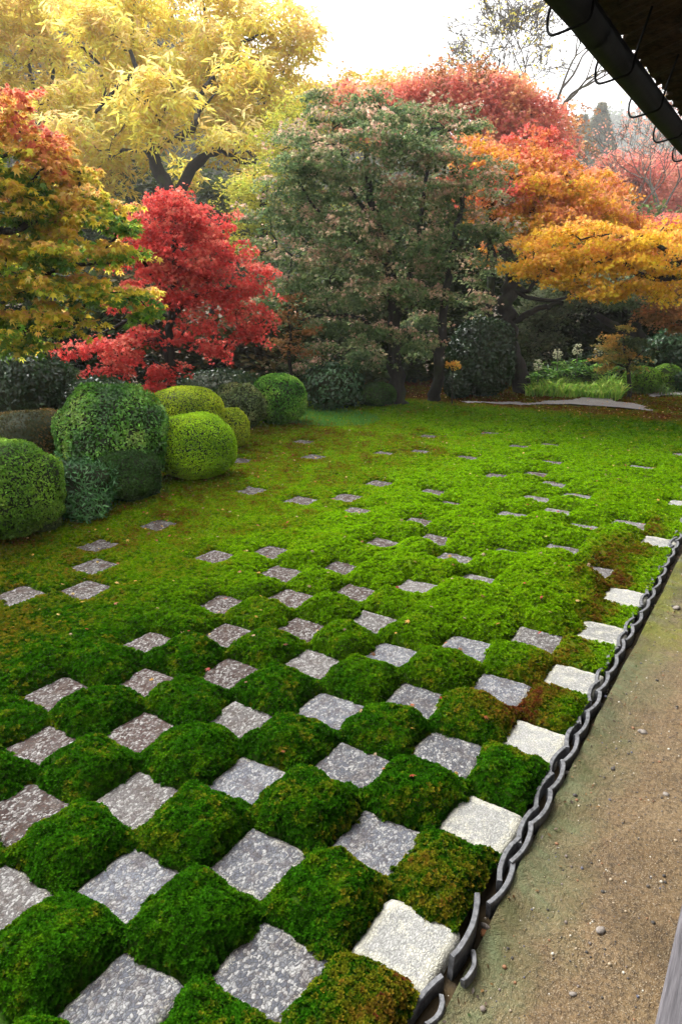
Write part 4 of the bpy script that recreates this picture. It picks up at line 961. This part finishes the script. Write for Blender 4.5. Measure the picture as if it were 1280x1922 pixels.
shrub('leafy_bush', 'second blue green leafy clump at the foot of the glossy round shrub', 160, 958, 42, 40, 6.75, 'blue', .05, 1800, WAXY, 'lance', .2, loose=.08)
shrub('brown_bush', 'brownish sparse clipped bush behind the left shrubs', 70, 815, 95, 42, 8.9, 'brown', .03, 9000, SOFT, 'oval', .08)
shrub('camellia_bush', 'dark glossy camellia bush at the left edge above the brown bush', 55, 720, 75, 60, 10.5, 'cam', .065, 5000, WAXY, 'oval', .2, loose=.08)
shrub('camellia_bush', 'dark glossy camellia bush beside the leaning maple trunk', 905, 672, 62, 72, 14.3, 'cam', .075, 6500, WAXY, 'oval', .12, loose=.06)
shrub('camellia_bush', 'open blue grey leafy bush right of the far green ball shrub', 622, 728, 60, 48, 12.6, 'deep', .075, 2600, WAXY, 'oval', .25, loose=.10)
shrub('camellia_bush', 'low dark bush left of the camellia by the leaning trunk', 858, 722, 26, 24, 13.9, 'cam', .06, 1800, WAXY, 'oval', .2, loose=.08)
shrub('leafy_bush', 'broad green leafy bush at the right edge behind the rounded shrubs', 1255, 660, 48, 34, 17.5, 'deep', .11, 2600, WAXY, 'oval', .25, loose=.1)
shrub('leafy_bush', 'dark leafy bush beneath the weeping maple behind the sapling', 1140, 690, 60, 32, 17.8, 'cam', .10, 3000, WAXY, 'oval', .25, loose=.1)
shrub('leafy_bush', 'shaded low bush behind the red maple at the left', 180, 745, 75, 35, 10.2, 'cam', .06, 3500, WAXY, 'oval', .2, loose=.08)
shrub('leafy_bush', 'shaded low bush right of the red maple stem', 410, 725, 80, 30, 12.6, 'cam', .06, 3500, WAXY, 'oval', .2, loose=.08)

# ------------------------------------------------------------------ white flowered plants, sapling, strap leaves
m, t, out = newmat('flower'); n = N(t); a = n.n('ShaderNodeAttribute', attribute_name='Col'); n.principled(out, a.outputs['Color'], .7, None, .2); FLOWER = m
def flower_plant(label, u, vtop, d, w_=.45, heads=1):
    b0 = base_at(u, d, 0.); top = W(u, vtop, d)[2]; root = empty('flowering_plant', b0, label=label, cat='plant', group='white flowered plants in the back border')
    P = []; U = []
    for k in range(34):
        a = k*2.4; r = w_*math.sqrt(random.random()); z = top*(.35+.42*random.random())*(1-.25*r/w_)
        c = np.array([r*math.cos(a), r*math.sin(a), z])
        for j in range(7):
            aa = j*.9; P.append(c); U.append([math.cos(aa), math.sin(aa), -.25])
    P = np.array(P); k = len(P)
    v_, t_, c_ = leaf_geo(P, rng.normal(0, .25, (k, 3))+[0, 0, 1], rng.uniform(.13, .2, k), pick(PALS['leafy'], k, None, .25), 'lance', np.array(U))
    link('leaves', mesh_np('leaves', v_, t_, c_), parent=root, mat=WAXY)
    mb = MB(); mb.tube([(0, 0, -.05), (.02, .01, top*.5), (0, 0, top-.05)], [.02, .014, .008], 6); link('stem', mb.mesh('stem', True), parent=root, mat=BARK2)
    for h in range(heads):
        V = []; T = []; o_ = 0; g, tt = geos[0]
        for k in range(46):
            dd = rng.normal(size=3); dd /= np.linalg.norm(dd); q = dd*[.10, .10, .13]*rng.uniform(.6, 1); q = q + [0, 0, top-.12]
            V.append(g*.022+q); T.append(tt+o_); o_ += len(g)
        V = np.concatenate(V); link('flower_head', mesh_np('flower_head', V, np.concatenate(T), np.tile((.62, .62, .42), (len(V), 1))), parent=root, mat=FLOWER)
flower_plant('leafy plant with cream flower head, leftmost and lowest of the four', 1006, 674, 15.2, .35)
flower_plant('leafy plant with cream flower head left of the pair in front of the dark hollow', 1040, 652, 15.5)
flower_plant('leafy plant with the tallest cream flower head in front of the dark hollow', 1076, 645, 15.8)
flower_plant('leafy plant with cream flower head next to the orange leaved sapling', 1116, 645, 16.0)
# strap leaved ground cover: blades
def blades(name, label, us, vs, d0, d1, n, h, wd, pal, cat='plants'):
    V = []; T = []; Cc = []; o_ = 0
    for k in range(n):
        u = random.uniform(*us); d_ = random.uniform(d0, d1); b = base_at(u, d_, 0.); L = h*random.uniform(.6, 1.15); a = random.uniform(0, 6.28); bend = random.uniform(.5, 1.5); L *= .45+.9*noise.noise(Vector((b[0]*2.2, b[1]*2.2, 3)))+.3
        dx, dy = math.cos(a), math.sin(a); s = np.array([-dy, dx, 0])*wd/2
        p = [b, b+[dx*L*.18*bend, dy*L*.18*bend, L*.5], b+[dx*L*.5*bend, dy*L*.5*bend, L*.82], b+[dx*L*.95*bend, dy*L*.95*bend, L*.80]]
        V += [p[0]-s*.7, p[0]+s*.7, p[1]-s, p[1]+s, p[2]-s*.8, p[2]+s*.8, p[3]]
        T += [(o_, o_+1, o_+3), (o_, o_+3, o_+2), (o_+2, o_+3, o_+5), (o_+2, o_+5, o_+4), (o_+4, o_+5, o_+6)]; o_ += 7
        Cc.append(np.repeat(pick(pal, 1), 7, 0))
    link(name, mesh_np(name, np.array(V), np.array(T), np.concatenate(Cc)), mat=LEAF, kind='stuff', label=label, cat=cat)
blades('strap_leaf_plants', 'band of arching bright green strap leaves at the front of the back border', (985, 1165), 0, 14.5, 15.9, 2300, .34, .024, [(.10, .26, .02), (.28, .52, .05), (.55, .62, .12)])
blades('strap_leaf_plants', 'low green leaves at the foot of the right border shrubs', (1165, 1290), 0, 15.4, 16.2, 350, .22, .02, [(.05, .12, .02), (.14, .24, .04)])
gc = G(605, 786); 
V = []; T = []; Cc = []; o_ = 0
for k in range(5200):
    a = random.uniform(0, 6.28); r = math.sqrt(random.random()); x = gc[0]+1.0*r*math.cos(a); y_ = gc[1]+.75*r*math.sin(a); L = random.uniform(.04, .11); q = random.uniform(0, 6.28)
    b = np.array([x, y_, 0.]); s = np.array([math.cos(q), math.sin(q), 0])*.004
    V += [b-s, b+s, b+[random.gauss(0, .02), random.gauss(0, .02), L]]; T.append((o_, o_+1, o_+2)); o_ += 3; Cc.append(np.repeat(pick([(.03, .15, .02), (.08, .28, .05)], 1), 3, 0))
link('grass', mesh_np('grass', np.array(V), np.array(T), np.concatenate(Cc)), mat=LEAF, kind='stuff', label='patch of soft bright green grass beside the far green ball shrub', cat='grass')

tree('maple_sapling', 'slender young maple sapling with green and orange leaves beside the gravel path', 'tree', 15.0, (1180,),
     [lim(.045, .025, 'base', (1181, 715), (1178, 680), (1172, 650), (1165, 620)), lim(.02, .008, (1178, 680), (1200, 665), (1212, 655)), lim(.018, .006, (1178, 690), (1150, 680), (1135, 672))],
     [(1170, 612, 14, 6), (1155, 632, 22, 8), (1145, 650, 26, 8), (1165, 660, 22, 7), (1190, 640, 22, 8, 0, 'green'), (1205, 655, 18, 8, 0, 'green'), (1150, 675, 30, 8), (1185, 670, 24, 7), (1135, 690, 18, 6), (1195, 690, 16, 5)],
     'sap', leaf=.055, pad_r=.16, dens=.7, flat=.12, lpp=24, trunk_r=.03, depth=1.0)
# small yellow sprig low beside the trunks
tree('yellow_sprig', 'low bright yellow leaf sprig between the two central trunks and the camellia', 'plant', 13.2, (848,), [lim(.012, .006, 'base', (850, 700))], [(850, 683, 12, 6)], 'gold', leaf=.05, pad_r=.09, lpp=16, dens=.7)

# ------------------------------------------------------------------ fallen leaves
P = []; Cc = []
pts = [(random.uniform(-9, -.2), random.uniform(.5, 10.8)) for _ in range(760)] + [(random.gauss(-4.2, .7), random.gauss(2.4, 1.2)) for _ in range(45)] + \
      [(random.uniform(-6, 2.5), random.uniform(10.5, 13.8)) for _ in range(650)] + [(random.uniform(-7, -4), random.uniform(4, 9)) for _ in range(60)]
pts = np.array([p for p in pts]); H = height(pts[:, 0], pts[:, 1])
rad = np.hypot(pts[:, 0]-CAM[0], pts[:, 1]-CAM[1]); z = np.maximum(H, .004)+.012+.0035*rad
n_ = len(pts); P = np.c_[pts, z]
pal = np.array([(.50, .16, .05), (.62, .34, .06), (.45, .06, .04), (.45, .30, .16), (.60, .42, .12), (.24, .11, .05)])
v_, t_, c_ = leaf_geo(P, rng.normal(0, .3, (n_, 3))+[0, 0, 1], rng.uniform(.024, .048, n_), pal[rng.integers(0, 6, n_)]*rng.uniform(.7, 1.2, (n_, 1)), 'maple')
link('fallen_leaves', mesh_np('fallen_leaves', v_, t_, c_), mat=LEAF, kind='stuff', label='fallen orange and tan maple leaves dotted over the moss', cat='leaves')

# small brown leaves and bits blown against the tile edging
n_ = 420; ly = rng.uniform(-.6, 9, n_); lx = .185+np.abs(rng.normal(0, .09, n_)); lx[:60] = rng.uniform(.3, 2.0, 60)
lz = np.array([earth_z(a, b) for a, b in zip(lx, ly)])+.022*sst((.27-lx)/.08)*.8+.006
v_, t_, c_ = leaf_geo(np.c_[lx, ly, lz], rng.normal(0, .35, (n_, 3))+[0, 0, 1], rng.uniform(.008, .022, n_), np.array([(.10, .05, .02), (.20, .12, .05), (.06, .04, .025), (.28, .16, .06), (.05, .09, .02)])[rng.integers(0, 5, n_)], 'oval')
link('leaf_litter', mesh_np('leaf_litter', v_, t_, c_), mat=LEAF, kind='stuff', label='small brown leaf bits gathered along the foot of the tile edging', cat='leaf litter')

# ------------------------------------------------------------------ veranda, eave and gutter
ver = empty('veranda', (1.5, 2, 0), label='weathered grey wooden veranda floor edge in the bottom right corner', cat='veranda')
def vb(name, a, b, mat, lab=None):
    o_ = (1.5, 2, 0); mb = MB().box([a[i]-o_[i] for i in range(3)], [b[i]-o_[i] for i in range(3)]); me = mb.mesh(name); o = link(name, me, parent=ver, mat=mat)
    bv = o.modifiers.new('bevel', 'BEVEL'); bv.width = .006; bv.segments = 2; return o
x = .748
vb('edge_beam', (.775, -4, .36), (.90, 12, .512), DARKWOOD)
for k in range(8): vb('floor_board', (x, -4, .515), (x+.172, 12, .548), WOOD); x += .176
for yy in (-2.5, 0.2, 2.9, 5.6, 8.3, 11): vb('support_post', (.80, yy-.06, -.1), (.92, yy+.06, .357), DARKWOOD)
hall = empty('hall_wall', (2.25, 2, 0), label='plaster and timber hall wall behind the veranda, out of frame at the right', cat='wall')
mb = MB().box((0, -6, .3), (.12, 10, 3.2)); link('wall_panel', mb.mesh('wall_panel'), parent=hall, mat=PLASTER)
for yy in (-6, -4, -2, 0, 2, 4, 6, 8, 10): link('pillar', MB().box((-.06, yy-.07, -.1), (-.003, yy+.07, 3.2)).mesh('pillar'), parent=hall, mat=DARKWOOD)

roof = empty('eave_roof', (.1, 2, 2.9), label='dark deep eave with bark layers and rafters overhead in the top right corner', cat='roof')
SL = .30    # roof slope
def rz(x): return 2.905+(x-.09)*SL
X, Y, T = grid(0, 1, -4, 9.5, .03)
xs = np.array([.094, .100, .085, .075, .30, 3.6]); zs_ = np.array([0, .05, .11, .17, .25, 1.15])
# bark edge: ragged layered profile
rows_ = []; ny = 420; ys = np.linspace(-4, 9.5, ny); prof = [(.60, .115), (.30, .050), (.125, .004), (.094, .0), (.100, .03), (.086, .06), (.094, .09), (.076, .12), (.080, .15), (.30, .26), (3.4, 1.2)]
V = []; Fc = []; m = len(prof)
for i, yy in enumerate(ys):
    for k, (px, pz) in enumerate(prof):
        amp_ = .012 if k in (2, 3) else .006
        V.append((px-.122+random.gauss(0, amp_*.5)*(k < 9)+(.012*noise.noise(Vector((yy*9, k*.3, 0))) if k < 5 else 0), yy-2, 2.905+pz-2.9+random.gauss(0, amp_*.6)*(k < 9)))
for i in range(ny-1):
    for k in range(m-1): a = i*m+k; Fc.append((a, a+1, a+m+1, a+m))
me = bpy.data.meshes.new('bark_layers'); me.from_pydata(V, [], Fc); link('bark_layers', me, parent=roof, mat=BARKROOF)
def slab(name, x0, x1, y0, y1, t0, t1, mat):
    V = [(x_-.1, yy-2, rz(x_)+t_-2.9) for x_ in (x0, x1) for yy in (y0, y1) for t_ in (t0, t1)]
    Fc = [(0, 1, 3, 2), (4, 6, 7, 5), (0, 4, 5, 1), (2, 3, 7, 6), (0, 2, 6, 4), (1, 5, 7, 3)]
    me = bpy.data.meshes.new(name); me.from_pydata(V, [], Fc); bm = bmesh.new(); bm.from_mesh(me); bmesh.ops.recalc_face_normals(bm, faces=bm.faces); bm.to_mesh(me); bm.free()
    return link(name, me, parent=roof, mat=mat)
slab('soffit_board', .40, 3.5, -4, 9.4, .03, .055, DARKWOOD)
yy = -3.9
while yy < 9.3: slab('rafter', .26, 3.5, yy, yy+.055, -.055, .025, DARKWOOD); yy += .34
slab('purlin', .52, .60, -4, 9.4, -.155, -.060, DARKWOOD)

gut = empty('rain_gutter', (.13, 2, 2.75), label='long dark round rain gutter hanging under the eave on wire hooks', cat='gutter')
GX = .149
def gz(y): return 2.775-.024*(y-.4)
P = [(GX-.13+random.gauss(0, .0015), yy-2, gz(yy)-2.75) for yy in np.linspace(-4, 9.4, 40)]
V = []; Fc = []; sd_ = 14
for i, p in enumerate(P):
    for k in range(sd_):        # three quarter round channel, open on top, with thickness
        a = math.radians(35+ (k/(sd_/2-1))*-250) if k < sd_/2 else math.radians(35-250+((k-sd_/2)/(sd_/2-1))*250)
        r_ = .042 if k < sd_/2 else .036
        V.append((p[0]+r_*math.cos(a), p[1], p[2]+r_*math.sin(a)))
for i in range(len(P)-1):
    for k in range(sd_): Fc.append((i*sd_+k, i*sd_+(k+1) % sd_, (i+1)*sd_+(k+1) % sd_, (i+1)*sd_+k))
me = bpy.data.meshes.new('channel'); me.from_pydata(V, [], Fc); me.polygons.foreach_set('use_smooth', np.ones(len(me.polygons), bool)); link('channel', me, parent=gut, mat=METAL)
def ring(yc, name='joint_band', wd=.02, rr=.0445):
    V = []; Fc = []; n = 20
    for s_ in (-wd/2, wd/2):
        for k in range(n): a = 2*math.pi*k/n; V.append((GX-.13+rr*math.cos(a), yc+s_-2, gz(yc)-2.75+rr*math.sin(a)))
    for k in range(n): Fc.append((k, (k+1) % n, n+(k+1) % n, n+k))
    me = bpy.data.meshes.new(name); me.from_pydata(V, [], Fc); link(name, me, parent=gut, mat=METAL)
k = 0; yy = .42-8*.497
while yy < 9.2:
    cz = gz(yy)-2.75
    p = [(.10, yy-2, cz+.13), (.070, yy-2, cz+.02), (.060, yy-2, cz-.035), (.019, yy-2, cz-.048), (-.025, yy-2+.004, cz-.055), (-.042, yy-2+.01, cz-.051), (-.052, yy-2+.016, cz-.035), (-.053, yy-2+.02, cz+.0), (-.040, yy-2+.03, cz+.045)]
    link('hook', MB().tube(smooth_line(p, 4), .0040, 6).mesh('hook', True), parent=gut, mat=METAL)
    if k % 2 == 0: ring(yy+.21)
    yy += .497; k += 1

# ------------------------------------------------------------------ distant wooded hills
def hill(name, d, prof, pal, n, lab, leaf=1.1, seed=1):
    """prof: photo positions of the skyline at distance d"""
    pts = [W(u, v, d) for u, v in prof]; V = []; Fc = []
    fwd = np.array([-math.sin(YAW), math.cos(YAW), 0])
    for i in range(len(pts)):
        pk = pts[i]
        for j in range(9):
            t = j/8; q = pk-fwd*(1-t)*d*.30; q[2] = pk[2]*math.sin(t*math.pi/2)**1.2-.1; V.append(q)
        q = pk+fwd*d*.4; q[2] = -.1; V.append(q)
    for i in range(len(pts)-1):
        for j in range(9): a = i*10+j; Fc.append((a, a+1, a+11, a+10))
    me = bpy.data.meshes.new(name); me.from_pydata([tuple(v) for v in V], [], Fc); me.polygons.foreach_set('use_smooth', np.ones(len(me.polygons), bool))
    link(name, me, mat=HILLM, kind='structure')
    r = np.random.default_rng(seed); i = r.integers(0, len(pts)-1, n); s = r.random(n); t = 1-r.random(n)**1.6*.9
    A = np.array(pts); pk = A[i]*(1-s)[:, None]+A[i+1]*s[:, None]; P = pk-fwd*((1-t)*d*.30)[:, None]; P[:, 2] = pk[:, 2]*np.sin(t*math.pi/2)**1.2
    k = 26; cc = np.repeat(P, k, 0)+r.normal(0, 1, (n*k, 3))*np.array([.9, .9, .8])*leaf*1.3; cc[:, 2] += leaf
    col = np.repeat(pick(PAL[pal], n), k, 0)*np.exp(r.normal(0, .15, (n*k, 1)))
    v_, t_, c_ = leaf_geo(cc, r.normal(0, .6, (n*k, 3))+[0, 0, .8], r.uniform(.5, .9, n*k)*leaf, col, 'oval')
    link('hillside_wood', mesh_np('hillside_wood', v_, t_, c_), mat=SOFT, kind='stuff', label=lab, cat='woodland')
hill('hill', 620, [(1060, 300), (1100, 272), (1125, 262), (1150, 268), (1185, 283), (1230, 290), (1300, 282), (1420, 260), (1600, 250)], 'green', 2600, 'misty blue green wood on the far hill at the right', 5.0, 3)
hill('hill', 150, [(-500, 60), (-200, 40), (0, 30), (100, 15), (200, 50), (300, 100), (420, 170), (560, 260), (760, 330), (1000, 380), (1300, 400)], 'conifer', 3600, 'misty grey green hillside wood behind the yellow trees', 2.0, 4)

# ------------------------------------------------------------------ haze
hz = MB().box((-900, -900, -1.2), (900, 900, 200)).mesh('haze')
m = bpy.data.materials.new('mist'); m.use_nodes = True; t = m.node_tree; t.nodes.clear(); out = t.nodes.new('ShaderNodeOutputMaterial'); pv = t.nodes.new('ShaderNodeVolumePrincipled')
pv.inputs['Color'].default_value = (.98, .98, 1, 1); pv.inputs['Density'].default_value = HAZE; pv.inputs['Anisotropy'].default_value = .2
t.links.new(pv.outputs[0], out.inputs['Volume'])
link('haze', hz, mat=m, kind='stuff')
print('NTRI', NTRI, 'stones', len(shown), 'mounds', len(mounds))
